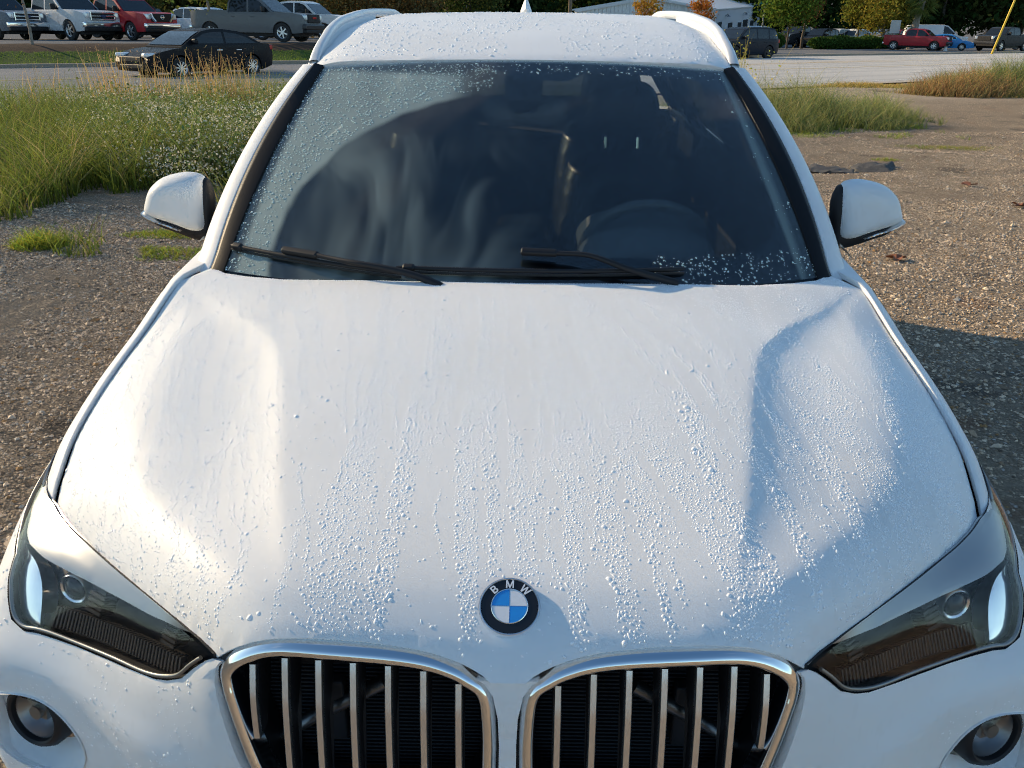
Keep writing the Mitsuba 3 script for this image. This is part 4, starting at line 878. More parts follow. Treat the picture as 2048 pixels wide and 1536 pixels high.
# ------------------------------------------------------------------ grass, weeds and flowers
def blades(X, Y, h, wd, lean, c0, c1, seg=3, dz=0.):
    """curved tapering blades; c0 root colour, c1 tip colour (n x 3)"""
    m = len(X); a = g.uniform(0, 2*np.pi, m); t = np.linspace(0, 1, seg+1); dirx, diry = np.cos(a), np.sin(a); b = g.uniform(0, 2*np.pi, m)
    V = np.zeros((m, (seg+1)*2, 3)); C_ = np.zeros((m, (seg+1)*2, 3)); Z = gz(X, Y)+dz
    for i, tt in enumerate(t):
        off = lean*h*tt**2; w = wd*(1-tt*.88)/2
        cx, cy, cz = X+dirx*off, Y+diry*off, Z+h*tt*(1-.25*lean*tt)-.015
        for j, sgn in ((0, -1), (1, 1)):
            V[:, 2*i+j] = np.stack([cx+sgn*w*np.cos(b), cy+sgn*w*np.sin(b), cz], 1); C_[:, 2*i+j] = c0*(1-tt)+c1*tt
    f = []
    for i in range(seg): f += [[2*i, 2*i+1, 2*i+3], [2*i, 2*i+3, 2*i+2]]
    F_ = (np.array(f)[None]+(np.arange(m)*(seg+1)*2)[:, None, None]).reshape(-1, 3)
    return V.reshape(-1, 3), F_, C_.reshape(-1, 3)
def join(L):
    at = 0; v, f, c = [], [], []
    for a, b, d in L: v.append(a); f.append(b+at); c.append(d); at += len(a)
    return np.vstack(v), np.vstack(f), np.vstack(c)
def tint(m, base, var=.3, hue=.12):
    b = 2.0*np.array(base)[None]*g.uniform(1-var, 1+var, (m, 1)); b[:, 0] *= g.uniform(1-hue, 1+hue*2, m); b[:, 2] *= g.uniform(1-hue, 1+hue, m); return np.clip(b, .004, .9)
def stuff(key, parts, label, catg):
    v, f, c = join(parts); k = add(None, key, tm(v, f), 'leaf_vc', False, color=c, kind='stuff'); labels[k] = {'label': label, 'category': catg, 'kind': 'stuff'}
def leaves(P, size, base, var=.35, hue=.15, up=.3):
    """small quads lying about the points P"""
    m = len(P); d = g.normal(0, 1, (m, 3)); d[:, 2] += up; d /= np.linalg.norm(d, axis=1, keepdims=True)
    u = np.cross(d, g.normal(0, 1, (m, 3))); u /= np.linalg.norm(u, axis=1, keepdims=True); w = np.cross(d, u); s = (size*g.uniform(.6, 1.4, m))[:, None]
    V = np.stack([P+u*s, P+w*s*.55, P-u*s*.8, P-w*s*.55], 1).reshape(-1, 3); F_ = (np.array([[0, 1, 2], [0, 2, 3]])[None]+(np.arange(m)*4)[:, None, None]).reshape(-1, 3)
    return V, F_, np.repeat(tint(m, base, var, hue), 4, 0)
def front_edge(X): return 5.35-.62*(X+3.8)*.6+.35*np.sin(X*2.3)+.2*np.sin(X*5.1+1)
def left_zone(m, d0, d1, x0=-11., x1=1.0):
    X = g.uniform(x0, x1, m); Y = front_edge(X)+d0+(d1-d0)*g.uniform(0, 1, m); k = NX[0]*X+NX[1]*Y < 14.2; return X[k], Y[k]
def patch(X, Y, f, seed, lo): return meshkit.fbm(np.stack([X*f, Y*f, 0*X], 1), 3, seed) > lo
P = []
X, Y = left_zone(30000, .0, 3.2); k = patch(X, Y, 1.1, 5, .40); X, Y = X[k], Y[k]; d = Y-front_edge(X)
h = (.14+.42*ss(0, 1.1, d))*g.uniform(.6, 1.35, len(X)); dry = (g.uniform(0, 1, len(X)) < .22)[:, None]
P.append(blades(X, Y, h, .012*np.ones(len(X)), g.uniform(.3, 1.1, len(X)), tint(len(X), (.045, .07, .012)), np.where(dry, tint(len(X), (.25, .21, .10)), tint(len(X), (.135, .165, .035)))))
X, Y = left_zone(26000, 2.4, 8.5); h = (.40+.28*patch(X, Y, .6, 8, .5))*g.uniform(.6, 1.3, len(X))
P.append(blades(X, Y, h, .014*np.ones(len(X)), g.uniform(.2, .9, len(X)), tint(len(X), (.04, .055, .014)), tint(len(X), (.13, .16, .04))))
stuff('wild_grass', P, 'long wild green grass growing along the left edge of the lot', 'grass')
P = []
X, Y = left_zone(9000, 1.9, 6.8, -8.5, 0); k = patch(X, Y, .55, 12, .44) | (X > -5); X, Y = X[k], Y[k]
for X_, Y_, n_ in ((X, Y, 7),):
    m = len(X_); h = g.uniform(.25, .66, m)*ss(1.2, 3.0, Y_-front_edge(X_)).clip(.55, 1)
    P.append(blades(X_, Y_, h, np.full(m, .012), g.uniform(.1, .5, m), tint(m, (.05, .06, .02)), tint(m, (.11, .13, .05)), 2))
    top = np.stack([X_, Y_, gz(X_, Y_)+h*.85], 1)
    L = np.repeat(top, 6, 0)+g.normal(0, 1, (m*6, 3))*[.09, .09, .12]; P.append(leaves(L-[0, 0, .08], np.full(m*6, .022), (.085, .115, .04)))
    L = np.repeat(top, n_, 0)+g.normal(0, 1, (m*n_, 3))*[.08, .08, .05]; P.append(leaves(L, np.full(m*n_, .0135), (.37, .36, .29), .2, .05, 1.2))
stuff('white_wildflowers', P, 'bank of small white wildflowers growing behind the grass on the left', 'wildflowers')
P = []
for (cx, cy, m, sp, hh) in ((-5.75, 11.4, 60, .17, 1.25), (-5.0, 11.2, 55, .16, 1.18), (-4.15, 10.9, 75, .17, 1.22), (-3.75, 10.8, 60, .15, 1.15), (-6.5, 11.2, 22, .2, 1.05), (-2.9, 11.6, 20, .35, .95), (-7.3, 11.2, 14, .3, .95)):
    m = int(m*1.35); X, Y = cx+g.normal(0, sp, m), cy+g.normal(0, sp*.8, m); h = .9*hh*g.uniform(.55, 1.08, m)
    P.append(blades(X, Y, h, np.full(m, .019), g.uniform(.02, .2, m), tint(m, (.17, .14, .05)), tint(m, (.33, .235, .10), .3), 4))
    T = np.repeat(np.stack([X, Y, gz(X, Y)], 1), 10, 0); T[:, 2] += np.repeat(h, 10)*g.uniform(.45, .98, m*10); T[:, :2] += g.normal(0, .022, (m*10, 2))
    P.append(leaves(T, np.full(m*10, .010), (.24, .17, .09), .3, .1))
stuff('dry_grass_stalks', P, 'tall dry tan seed stalks rising above the white flowers', 'dry grass')
P = []
for i in range(9):   # thin dark bare weeds
    x, y = g.uniform(-7.2, -3), g.uniform(9.4, 11.6); P.append(blades(np.full(5, x)+g.normal(0, .12, 5), np.full(5, y)+g.normal(0, .12, 5), g.uniform(.6, 1.05, 5), np.full(5, .010), g.uniform(.1, .6, 5), tint(5, (.06, .05, .04)), tint(5, (.08, .065, .05)), 3))
stuff('bare_weeds', P, 'thin dark bare weed stems among the dry stalks on the left', 'weeds')
def tuft(key, cx, cy, rx, ry, m, h, label, c1=(.15, .21, .03), dens=.0, wd=.010):
    a = g.uniform(0, 2*np.pi, m); r = np.sqrt(g.uniform(0, 1, m)); X, Y = cx+rx*r*np.cos(a), cy+ry*r*np.sin(a); kk = patch(X, Y, 2.2, 31, dens); X, Y = X[kk], Y[kk]; q = len(X)
    P = [blades(X, Y, h*g.uniform(.5, 1.3, q)*(1.15-.75*r[kk]**2), np.full(q, wd), g.uniform(.3, 1.2, q), tint(q, (.055, .075, .012)), tint(q, c1, .35, .3), 2)]
    v, f, c = join(P); k = add(None, key, tm(v, f), 'leaf_vc', False, color=c); labels[k] = {'label': label, 'category': 'grass tuft', 'kind': 'stuff'}
tuft('grass_tuft', -3.40, 4.93, .20, .14, 800, .13, 'small bright green grass tuft on the gravel at the far left', (.20, .26, .04))
tuft('grass_tuft', -3.80, 4.75, .14, .12, 400, .10, 'grass tuft cut by the left edge of the picture', (.2, .25, .05))
tuft('grass_tuft', -2.55, 4.75, .62, .16, 1600, .06, 'mossy grass patch below the left-hand mirror', (.17, .22, .04), .45)
tuft('grass_tuft', -2.55, 5.25, .45, .15, 1400, .06, 'mossy strip of grass between the left-hand mirror and the tall weeds', (.17, .22, .04), .40)
tuft('grass_tuft', 5.6, 10.9, .8, .22, 1200, .05, 'thin grass patch on the lot right of centre, by the pothole', (.18, .2, .04), .45)
tuft('grass_tuft', 7.4, 11.4, .4, .2, 700, .08, 'small grass tuft at the right edge of the lot', (.2, .22, .05), .3)
tuft('grass_tuft', 4.2, 9.35, .20, .10, 260, .05, 'tiny green tuft left of the dead leaf, beyond the asphalt chunk', (.2, .25, .04), .2)
P = []
m = 16000; a = g.uniform(0, 2*np.pi, m); r = np.sqrt(g.uniform(0, 1, m)); X, Y = 4.3+2.9*r*np.cos(a), 14.0+2.0*r*np.sin(a)+.5*(.9*r*np.cos(a)*2.9/2); kk = meshkit.fbm(np.stack([X*1.3, Y*1.3, 0*X], 1), 3, 41) > .30+.30*r**3*g.uniform(0, 1, len(X)); X, Y, r = X[kk], Y[kk], r[kk]; q = len(X)
lump = .45+1.1*meshkit.fbm(np.stack([X*1.5, Y*1.5, 0*X], 1), 3, 77)
P.append(blades(X, Y, (.52-.40*r**2)*lump*g.uniform(.4, 1.5, q)**1.2, np.full(q, .014), g.uniform(.3, 1.0, q), tint(q, (.05, .07, .014)), np.where((g.uniform(0, 1, q) < .3)[:, None], tint(q, (.27, .25, .12)), tint(q, (.19, .21, .075)))))
X, Y = g.uniform(2., 6.2, 5000), g.uniform(11.2, 13.2, 5000)+.0; kk = patch(X, Y, 1.3, 44, .5) & (Y > 11.7-.35*(X-3.5)+.3*np.sin(X*3)); X, Y = X[kk], Y[kk]; q = len(X)
P.append(blades(X, Y, g.uniform(.03, .10, q), np.full(q, .011), g.uniform(.3, 1.2, q), tint(q, (.06, .09, .014)), tint(q, (.19, .24, .04)), 2))
stuff('tall_grass_patch', P, 'patch of tall green grass behind the right rear of the white SUV', 'grass')
P = []
m = 110; X, Y = g.normal(3.25, .3, m), g.normal(14.2, .5, m); h = g.uniform(.6, 1.5, m)
P.append(blades(X, Y, h, np.full(m, .015), g.uniform(.05, .3, m), tint(m, (.09, .10, .03)), tint(m, (.28, .25, .06)), 3))
T = np.repeat(np.stack([X, Y, gz(X, Y)], 1), 7, 0); T[:, 2] += np.repeat(h, 7)*g.uniform(.4, 1, m*7); T[:, :2] += g.normal(0, .035, (m*7, 2)); P.append(leaves(T, np.full(m*7, .02), (.26, .25, .05), .4, .2))
stuff('yellow_weeds', P, 'tall yellowing weeds beside the right roof edge of the white SUV', 'weeds')
P = []
def clump(cx, cy, rx, ry, m, h, c0, c1, c2, frac):
    a = g.uniform(0, 2*np.pi, m); r = np.sqrt(g.uniform(0, 1, m)); r = r*g.uniform(.9, 1.35, m); X, Y = cx+rx*r*np.cos(a), cy+ry*r*np.sin(a)
    lump = .45+1.1*meshkit.fbm(np.stack([X*.9, Y*.9, 0*X], 1), 3, 78)
    P.append(blades(X, Y, h*.66*np.clip(1.05-.55*r**2, .18, 2)*lump*g.uniform(.4, 1.4, m), np.full(m, .02), g.uniform(.2, .9, m), tint(m, c0), np.where((g.uniform(0, 1, m) < frac)[:, None], tint(m, c1), tint(m, c2)), 3))
clump(12.6, 22.4, 2.3, 1.6, 9000, 1.05, (.06, .07, .02), (.18, .17, .075), (.13, .165, .055), .35)
clump(10.6, 21.0, 1.3, .9, 3200, .75, (.10, .07, .03), (.28, .17, .08), (.22, .20, .08), .5)
clump(15.4, 23.4, 2.2, 1.6, 6000, 1.3, (.05, .06, .02), (.18, .17, .07), (.12, .15, .04), .4)
clump(13.4, 20.6, 2.2, .8, 4500, .40, (.07, .08, .02), (.24, .2, .08), (.19, .22, .05), .4)
clump(9.6, 24.0, 2.1, .6, 4200, .22, (.10, .09, .03), (.36, .25, .08), (.27, .23, .06), .6)
stuff('dry_grass_clump', P, 'tan and green clump of tall grass between the dirt track and the road at right', 'grass')
P = []
X, Y = en(g.uniform(-30, 90, 26000), g.uniform(35.6, 37.6, 26000)); q = len(X)
P.append(blades(X, Y, g.uniform(.04, .12, q), np.full(q, .035), g.uniform(.2, .8, q), tint(q, (.04, .07, .012)), tint(q, (.10, .16, .03)), 1))
stuff('verge_grass', P, 'mown green grass verge along the far side of the road', 'grass')
P = []
X, Y = en(g.uniform(-12, 3, 500), g.uniform(37.4, 38.8, 500)); q = len(X)
P.append(blades(X, Y, g.uniform(.2, .7, q), np.full(q, .02), g.uniform(.1, .5, q), tint(q, (.08, .06, .045)), tint(q, (.15, .11, .08)), 3))
stuff('bank_shrubs', P, 'sparse brown leafless shrubs on the mulch bank below the parked trucks', 'shrubs')
# ------------------------------------------------------------------ parked and passing vehicles
PAINT = dict(black=(.008, .010, .014), navy=(.012, .018, .03), silver=(.42, .43, .44), white=(.72, .72, .71), red=(.42, .012, .02), grey=(.13, .135, .14), steel=(.10, .12, .15), blue=(.03, .25, .60), dark=(.03, .033, .038), darkred=(.16, .01, .015), pale=(.55, .56, .57))
for kx, vv_ in PAINT.items(): mat('paint_'+kx, vv_, .45, specular=.12 if max(vv_) < .06 else .3, clearcoat=.3 if max(vv_) < .06 else .8, clearcoat_gloss=.97)
mat('lamp_glass', (.75, .77, .78), .15, .3); mat('plate_white', (.7, .7, .68), .5)
mat('alloy_dark', (.05, .05, .055), .35, .6)
KINDS = {
 'sedan': dict(L=4.90, W=1.85, wb=2.78, R=.335, x0=-.06, low=[(-2.42, .34), (-2.45, .62), (-2.40, .93), (-2.20, 1.02), (-1.75, 1.045), (-.9, .985), (.95, .945), (1.6, .885), (2.05, .80), (2.36, .68), (2.45, .52), (2.42, .28), (1.9, .22), (-1.9, .22)],
    cab=[(-1.98, 1.0), (-1.35, 1.30), (-.95, 1.41), (-.45, 1.462), (.0, 1.455), (.35, 1.40), (.72, 1.24), (1.28, .93), (1.2, .85), (-1.9, .85)], front=(5, 7), rear=(0, 2), pillars=(-.42, ), belt=1.0, doors=(-1.15, -.38, .95), tumble=.30),
 'suv': dict(L=4.75, W=1.89, wb=2.80, R=.37, x0=.0, low=[(-2.30, .38), (-2.37, .65), (-2.34, .95), (-2.25, 1.08), (-1.0, 1.08), (1.0, 1.04), (1.75, 1.0), (2.15, .90), (2.34, .78), (2.37, .52), (2.32, .30), (-2.2, .30)],
    cab=[(-2.28, 1.05), (-2.10, 1.45), (-1.95, 1.62), (-1.5, 1.69), (-.6, 1.71), (.15, 1.69), (.50, 1.60), (1.30, 1.03), (1.2, .95), (-2.2, .95)], front=(6, 7), rear=(0, 2), pillars=(-.35, -1.35), belt=1.08, doors=(-1.25, -.32, .85), tumble=.26),
 'pickup': dict(L=5.90, W=2.03, wb=3.70, R=.42, x0=-.05, low=[(-2.93, .55), (-2.95, .80), (-2.93, 1.36), (-.88, 1.36), (-.86, 1.22), (1.05, 1.25), (1.6, 1.30), (2.4, 1.25), (2.80, 1.16), (2.90, 1.0), (2.95, .70), (2.90, .42), (2.4, .38), (-2.6, .45)],
    cab=[(-.98, 1.15), (-.90, 1.70), (-.80, 1.86), (-.3, 1.92), (.45, 1.915), (.72, 1.83), (1.45, 1.24), (1.3, 1.1), (-.95, 1.1)], front=(5, 6), rear=(0, 1), pillars=(.12, ), belt=1.25, doors=(-.88, .15, 1.12), tumble=.22, bed=(-2.86, -1.02)),
 'van': dict(L=5.7, W=2.02, wb=3.43, R=.37, x0=.1, low=[(-2.80, .45), (-2.85, .65), (-2.83, 1.25), (1.2, 1.25), (1.9, 1.15), (2.5, 1.02), (2.82, .88), (2.85, .60), (2.8, .36), (-2.7, .36)],
    cab=[(-2.82, 1.2), (-2.74, 1.85), (-2.6, 2.02), (-2.0, 2.08), (.6, 2.07), (.95, 1.98), (1.95, 1.12), (1.8, 1.1), (-2.7, 1.1)], front=(5, 6), rear=(0, 2), pillars=(), belt=1.25, doors=(.45, 1.45), tumble=.16, blind=.55),
}
def plan_f(u): return 1-.16*np.clip((np.abs(u)-.72)/.28, 0, 1)**2.2
def refine(m, n): return m.refine_to_length(n)
def vehicle(kind, name, label, paint, x, y, head, group=None, grille='bars', rim='satin_silver', detail=2, dz=0., catg='car', scale=1.):
    k = KINDS[kind]; L, W = k['L'], k['W']; key = thing(name, label, catg, group)
    hx, hy = math.cos(head), math.sin(head); f = np.array([hx, hy]); n = np.array([-hy, hx]); wb = k['wb']
    zf, zr = float(gz(x+f[0]*wb/2, y+f[1]*wb/2)), float(gz(x-f[0]*wb/2, y-f[1]*wb/2)); zl, zrr = float(gz(x+n[0]*.8, y+n[1]*.8)), float(gz(x-n[0]*.8, y-n[1]*.8))
    fx = np.array([hx, hy, (zf-zr)/wb]); fx /= np.linalg.norm(fx); fy = np.array([n[0], n[1], (zl-zrr)/1.6]); fy -= fx*(fy@fx); fy /= np.linalg.norm(fy)
    M = frame((x, y, (zf+zr)/2+.01+dz), fx*scale, fy*scale, np.cross(fx, fy)*scale)
    def hw(px, pz, cab=False):
        w = W/2*plan_f((px)/(L/2))
        lowz = np.clip((.75-pz)/.5, 0, 1)**2*.07; up = np.clip((pz-k['belt']+.12)/.16, 0, 1)*.018
        w = w-lowz-up
        if cab: w = w-.035-k['tumble']*np.clip(pz-k['belt'], 0, 2)**1.15
        return w
    def body(poly, cab):
        m = m3.CrossSection([np.array(poly)[::-1]]).offset(-.04, m3.JoinType.Round).offset(.04, m3.JoinType.Round)
        m = m.extrude(2., 8)                              # (x, z, h) with h in 0..2 across
        m = m.refine_to_length(.22 if detail > 1 else .5)
        def wv(p):
            h = p[:, 2]-1; s = np.sign(h)*np.minimum(np.abs(h), 1); w = hw(p[:, 0], p[:, 1], cab)
            crown = (1-np.abs(s)**6)*.02 if cab else 0
            return np.stack([p[:, 0], -s*w, p[:, 1]+crown*(p[:, 1] > k['belt']+.3)], 1)
        return m.warp_batch(wv)
    lo = body(k['low'], False); cb = body(k['cab'], True)
    R_ = k['R']; wx = [(k['x0']+wb/2), (k['x0']-wb/2)]
    arch = m3.Manifold.cylinder(W+1, R_*1.14, R_*1.14, 32, True).rotate([90, 0, 0])
    for a in wx: lo = lo-(arch.translate([a, 0, R_])-m3.Manifold.cube([3, W-.72, 3], True).translate([a, 0, R_]))
    if 'bed' in k:
        b0, b1 = k['bed']; lo = lo-m3.Manifold.cube([b1-b0, W-.36, 1.], True).translate([(b0+b1)/2, 0, 1.36+.5-.55])
    bm = unman(lo+cb)
    add(key, 'body', bm, 'paint_'+paint, 38, M=M)
    add(key, 'underside', cat([trimesh.creation.box((L*.86, W*.78, .22))]), 'black_plastic', M=M@trans(0, 0, .36))
    def side_patch(poly, off, cab, s, step=.12):
        fn = lambda a, b: np.stack([a, s*(hw(a, b, cab)+off), b], -1)
        return panel(poly, fn, step, step*.8, thick=.012, lip=0, flip=(s > 0))
    cabp = Polygon(k['cab']); win = cabp.buffer(-.075).intersection(Polygon([(-4, k['belt']+.03), (4, k['belt']+.03), (4, 3), (-4, 3)]))
    cuts = shapely.union_all([Polygon([(p-.035, 0), (p+.035, 0), (p+.02, 3), (p-.05, 3)]) for p in k['pillars']]) if k['pillars'] else None
    if k.get('blind'): win = win.intersection(Polygon([(k['blind'], 0), (4, 0), (4, 3), (k['blind'], 3)]))
    wins = win.difference(cuts) if cuts is not None else win
    wins = [q for q in getattr(wins, 'geoms', [wins]) if q.area > .03]
    for s in (-1, 1):
        for q in wins: add(key, 'side_window', side_patch(q.buffer(-.01), .006, True, s), 'dark_glass', 40, M=M)
    c = k['cab']
    for nm, (i, j) in (('windscreen', k['front']), ('rear_window', k['rear'])):
        if nm == 'rear_window' and (k.get('blind')): continue
        a, b = np.array(c[i]), np.array(c[j]); a, b = (a, b) if a[1] > b[1] else (b, a); a = a+(b-a)*.08; b = b+(a-b)*.10
        if b[1] < k['belt']-.02: b = a+(b-a)*(a[1]-k['belt']+.02)/(a[1]-b[1])
        nrm = np.array([abs(a[1]-b[1]), abs(a[0]-b[0])]); nrm = nrm/np.linalg.norm(nrm)*np.array([1 if nm == 'windscreen' else -1, 1])
        mid = [np.interp(t, [0, 1], [0, 1]) for t in (0,)]
        def wf(u, t, a=a, b=b, i=i, j=j):
            p = a[None]+(b-a)[None]*np.asarray(t)[:, None]
            if abs(j-i) > 1 or True:                       # follow the profile between the two points
                prof = np.array(c); lo_, hi_ = min(i, j), max(i, j); seg = prof[lo_:hi_+1]; seg = seg[np.argsort(seg[:, 1])]
                p[:, 0] = np.interp(p[:, 1], seg[:, 1], seg[:, 0])
            w = hw(p[:, 0], p[:, 1], True)-.07
            q = p+nrm*.012
            return np.stack([q[:, 0], u*w, q[:, 1]+.012], -1)
        add(key, nm, panel(Polygon([(-1, 0), (1, 0), (1, 1), (-1, 1)]), lambda u, t: wf(np.asarray(u, float), np.asarray(t, float)), .2, .1, thick=0), 'dark_glass', True, M=M)
    wheel = trimesh.creation.revolve(np.array([(R_*.62, -.09), (R_*.9, -.11), (R_*.985, -.09), (R_, -.06), (R_, .06), (R_*.985, .09), (R_*.9, .11), (R_*.62, .09)]), sections=32)
    sp = [trimesh.creation.revolve(np.array([(R_*.56, -.06), (R_*.66, -.095), (R_*.66, .095), (R_*.56, .06)]), sections=28), trimesh.creation.cylinder(R_*.64, .05, sections=24)]
    sp2 = []
    for i in range(10 if kind == 'sedan' else 6):
        b = trimesh.creation.box((R_*.09 if kind == 'sedan' else R_*.15, R_*.56, .03)); b.apply_translation([0, R_*.31, .08])
        b.apply_transform(rotz(i*2*math.pi/(10 if kind == 'sedan' else 6)+.2)); sp2.append(b)
    sp2.append(trimesh.creation.cylinder(R_*.14, .06, transform=trans(0, 0, .075), sections=16))
    for a in wx:
        for s in (-1, 1):
            Mw = M@trans(a, s*(W/2-.13), R_)@frame((0, 0, 0), (1, 0, 0), (0, 0, s), (0, -s, 0))@frame((0, 0, 0), (1, 0, 0), (0, -1, 0), (0, 0, -1))
            w = add(key, 'wheel', wheel, 'tyre_rubber', 40, M=Mw)
            add(w, 'rim', cat([sp[0]]+sp2), rim, 30, M=Mw); add(w, 'brake_disc', sp[1], 'alloy_dark', 30, M=Mw)
    if detail < 1: return key
    hz = {'sedan': .72, 'suv': .84, 'pickup': 1.06, 'van': .93}[kind]; hh = {'sedan': .13, 'suv': .13, 'pickup': .24, 'van': .22}[kind]
    xf = max(p[0] for p in k['low'])
    for s in (-1, 1):
        yw = float(hw(np.array(xf-.08), np.array(hz)))
        add(key, 'headlight', rbox(.34, .34 if kind != 'pickup' else .30, hh, .05), 'lamp_glass', 40, M=M@trans(xf-.20 if kind in ('sedan', 'van') else xf-.16, s*(yw-.18), hz)@rotz(-s*.35))
        xr = min(p[0] for p in k['low']); tz = {'sedan': .90, 'suv': .98, 'pickup': 1.12, 'van': 1.05}[kind]
        add(key, 'tail_light', rbox(.16, .22 if kind in ('sedan', 'suv') else .12, {'sedan': .15, 'suv': .2, 'pickup': .38, 'van': .5}[kind], .03), 'red_plastic', 40, M=M@trans(xr+.09, s*(float(hw(np.array(xr+.05), np.array(tz)))-.08), tz))
        mx = {'sedan': .80, 'suv': .78, 'pickup': .98, 'van': 1.45}[kind]; mz = k['belt']+(.10 if kind != 'pickup' else .16)
        add(key, 'door_mirror', rbox(.12, .22, .17 if kind != 'pickup' else .26, .05), 'paint_'+paint if kind == 'sedan' else 'black_plastic', 40, M=M@trans(mx, s*(W/2+.06), mz))
        for d0, d1 in zip(k['doors'][:-1], k['doors'][1:]):
            q = Polygon([(d0+.012, .42), (d1-.012, .42), (d1-.012, k['belt']-.07), (d0+.012, k['belt']-.07)]).difference(shapely.union_all([Point(a, R_).buffer(R_*1.2) for a in wx]))
            q = q if q.geom_type == 'Polygon' else max(q.geoms, key=lambda t: t.area)
            dd = add(key, 'door', side_patch(q.buffer(-.01), .006, False, s, .25), 'paint_'+paint, 40, M=M)
            add(dd, 'handle', rbox(.22, .03, .035, .012), 'chrome' if kind == 'sedan' else 'paint_'+paint, 30, M=M@trans(d0+.24, s*(float(hw(np.array(d0+.2), np.array(k['belt']-.16)))+.016), k['belt']-.16))
    gw = W*.58; gzz = {'sedan': (.60, .16), 'suv': (.80, .20), 'pickup': (1.02, .36), 'van': (.82, .2)}[kind]
    if grille == 'chrome_bars':
        gk = add(key, 'grille', rbox(.12, gw, gzz[1], .03), 'black_plastic', 30, M=M@trans(xf-.035, 0, gzz[0]))
        for i in range(3): add(gk, 'bar', rbox(.05, gw+.04, .06, .015), 'chrome', 30, M=M@trans(xf+.03, 0, gzz[0]-gzz[1]*.38+gzz[1]*.38*i))
        for s in (-1, 1): add(gk, 'surround', rbox(.05, .06, gzz[1]*1.02, .015), 'chrome', 30, M=M@trans(xf+.028, s*gw/2, gzz[0]))
        ov = trimesh.creation.cylinder(1, .03, sections=28); ov.apply_scale([.055, .13, 1]); add(gk, 'oval_badge', ov, 'steel_badge', 30, M=M@frame((xf+.062, 0, gzz[0]), (0, 0, 1), (0, 1, 0), (-1, 0, 0)))
    elif grille == 'v_frame':
        gk = add(key, 'grille', rbox(.12, gw, gzz[1], .03), 'black_plastic', 30, M=M@trans(xf-.035, 0, gzz[0]))
        for s in (-1, 1): add(gk, 'chrome_frame', tube([(xf+.03, s*gw*.52, gzz[0]+gzz[1]*.5), (xf+.035, s*gw*.47, gzz[0]), (xf+.03, s*gw*.34, gzz[0]-gzz[1]*.5)], .05, 8), 'chrome', 40, M=M)
        rg = trimesh.creation.torus(.085, .018, major_sections=28, minor_sections=8); add(gk, 'ring_badge', rg, 'chrome', 40, M=M@frame((xf+.04, 0, gzz[0]+.02), (0, 1, 0), (0, 0, 1), (1, 0, 0)))
        add(gk, 'badge_bar', rbox(.02, .22, .045, .008), 'chrome', 30, M=M@trans(xf+.045, 0, gzz[0]+.02))
    elif grille == 'black_box':
        gk = add(key, 'grille', rbox(.12, gw*1.02, gzz[1]*1.05, .04), 'black_plastic', 30, M=M@trans(xf-.02, 0, gzz[0]))
        add(gk, 'red_badge', rbox(.03, .34, .09, .01), 'red_plastic', 30, M=M@trans(xf+.045, 0, gzz[0]+.03))
    else:
        add(key, 'grille', rbox(.10, gw, gzz[1], .03), 'black_plastic', 30, M=M@trans(xf-.03, 0, gzz[0]))
    if kind == 'pickup':
        add(key, 'front_bumper', rbox(.22, W*.97, .24, .06), 'chrome' if grille in ('chrome_bars', 'v_frame') else 'alloy_dark', 40, M=M@trans(xf-.02, 0, .66))
        add(key, 'rear_bumper', rbox(.16, W*.94, .18, .05), 'chrome', 40, M=M@trans(min(p[0] for p in k['low']), 0, .64))
        add(key, 'fog_panel', rbox(.2, W*.9, .16, .04), 'black_plastic', 40, M=M@trans(xf-.05, 0, .47))
    else:
        add(key, 'lower_grille', rbox(.12, W*.62, .13, .03), 'black_plastic', 40, M=M@trans(xf-.06, 0, .40))
    add(key, 'number_plate', rbox(.02, .32, .16, .006), 'plate_white', M=M@trans(min(p[0] for p in k['low'])-.012, 0, .86 if kind != 'pickup' else .72))
    return key
mat('steel_badge', (.03, .06, .16), .25)
def hd(vx, vy): return math.atan2(vy, vx)
road_in = hd(-.77, -.64)
vehicle('sedan', 'black_sedan', 'glossy black four-door sedan driving left along the road behind the dry grass stalks', 'black', -10.35, 27.45, hd(-.533, -.844), rim='satin_silver', scale=.97)
vehicle('suv', 'dark_suv', 'dark navy SUV driving on the road, just beyond the right roof rail', 'navy', 12.0, 51.1, hd(-.81, -.59), rim='alloy_dark')
PK = 'trucks and cars parked on the raised lot at left'
trk = hd(.86, -.51)
vehicle('pickup', 'steel_pickup', 'dark steel blue pickup with a chrome grille, cut by the left picture edge', 'steel', -26.0, 43.5, trk, PK, 'chrome_bars', catg='pickup truck')
vehicle('pickup', 'silver_pickup', 'silver white heavy pickup with a chrome barred grille, second from left on the raised lot', 'pale', -22.7, 43.9, trk, PK, 'chrome_bars', catg='pickup truck', scale=1.04)
vehicle('pickup', 'red_pickup', 'bright red pickup with a round chrome badge, parked on the raised lot at left', 'red', -20.1, 44.6, trk, PK, 'v_frame', catg='pickup truck')
vehicle('suv', 'black_suv', 'black SUV half hidden behind the red pickup and the small white SUV', 'black', -24.2, 54.0, hd(-.9, .2), PK, rim='alloy_dark')
vehicle('suv', 'small_white_suv', 'small white SUV showing its rear window and red tail light, behind the young tree', 'white', -20.3, 54.4, hd(-.86, .50), PK)
vehicle('pickup', 'grey_pickup', 'dark grey four-door pickup with a black grille driving right across the raised lot', 'grey', -12.9, 42.7, hd(.97, -.22), PK, 'black_box', catg='pickup truck')
vehicle('pickup', 'white_pickup', 'white four-door pickup behind the dark grey pickup, beside the left roof rail', 'white', -12.2, 48.5, hd(.96, -.26), PK, catg='pickup truck')
vehicle('sedan', 'silver_sedan', 'silver car showing only its roof between the small white SUV and the dark grey pickup', 'silver', -19.0, 60.5, hd(-.9, .3), PK, detail=0)
GR = 'cars parked in the far row at right'
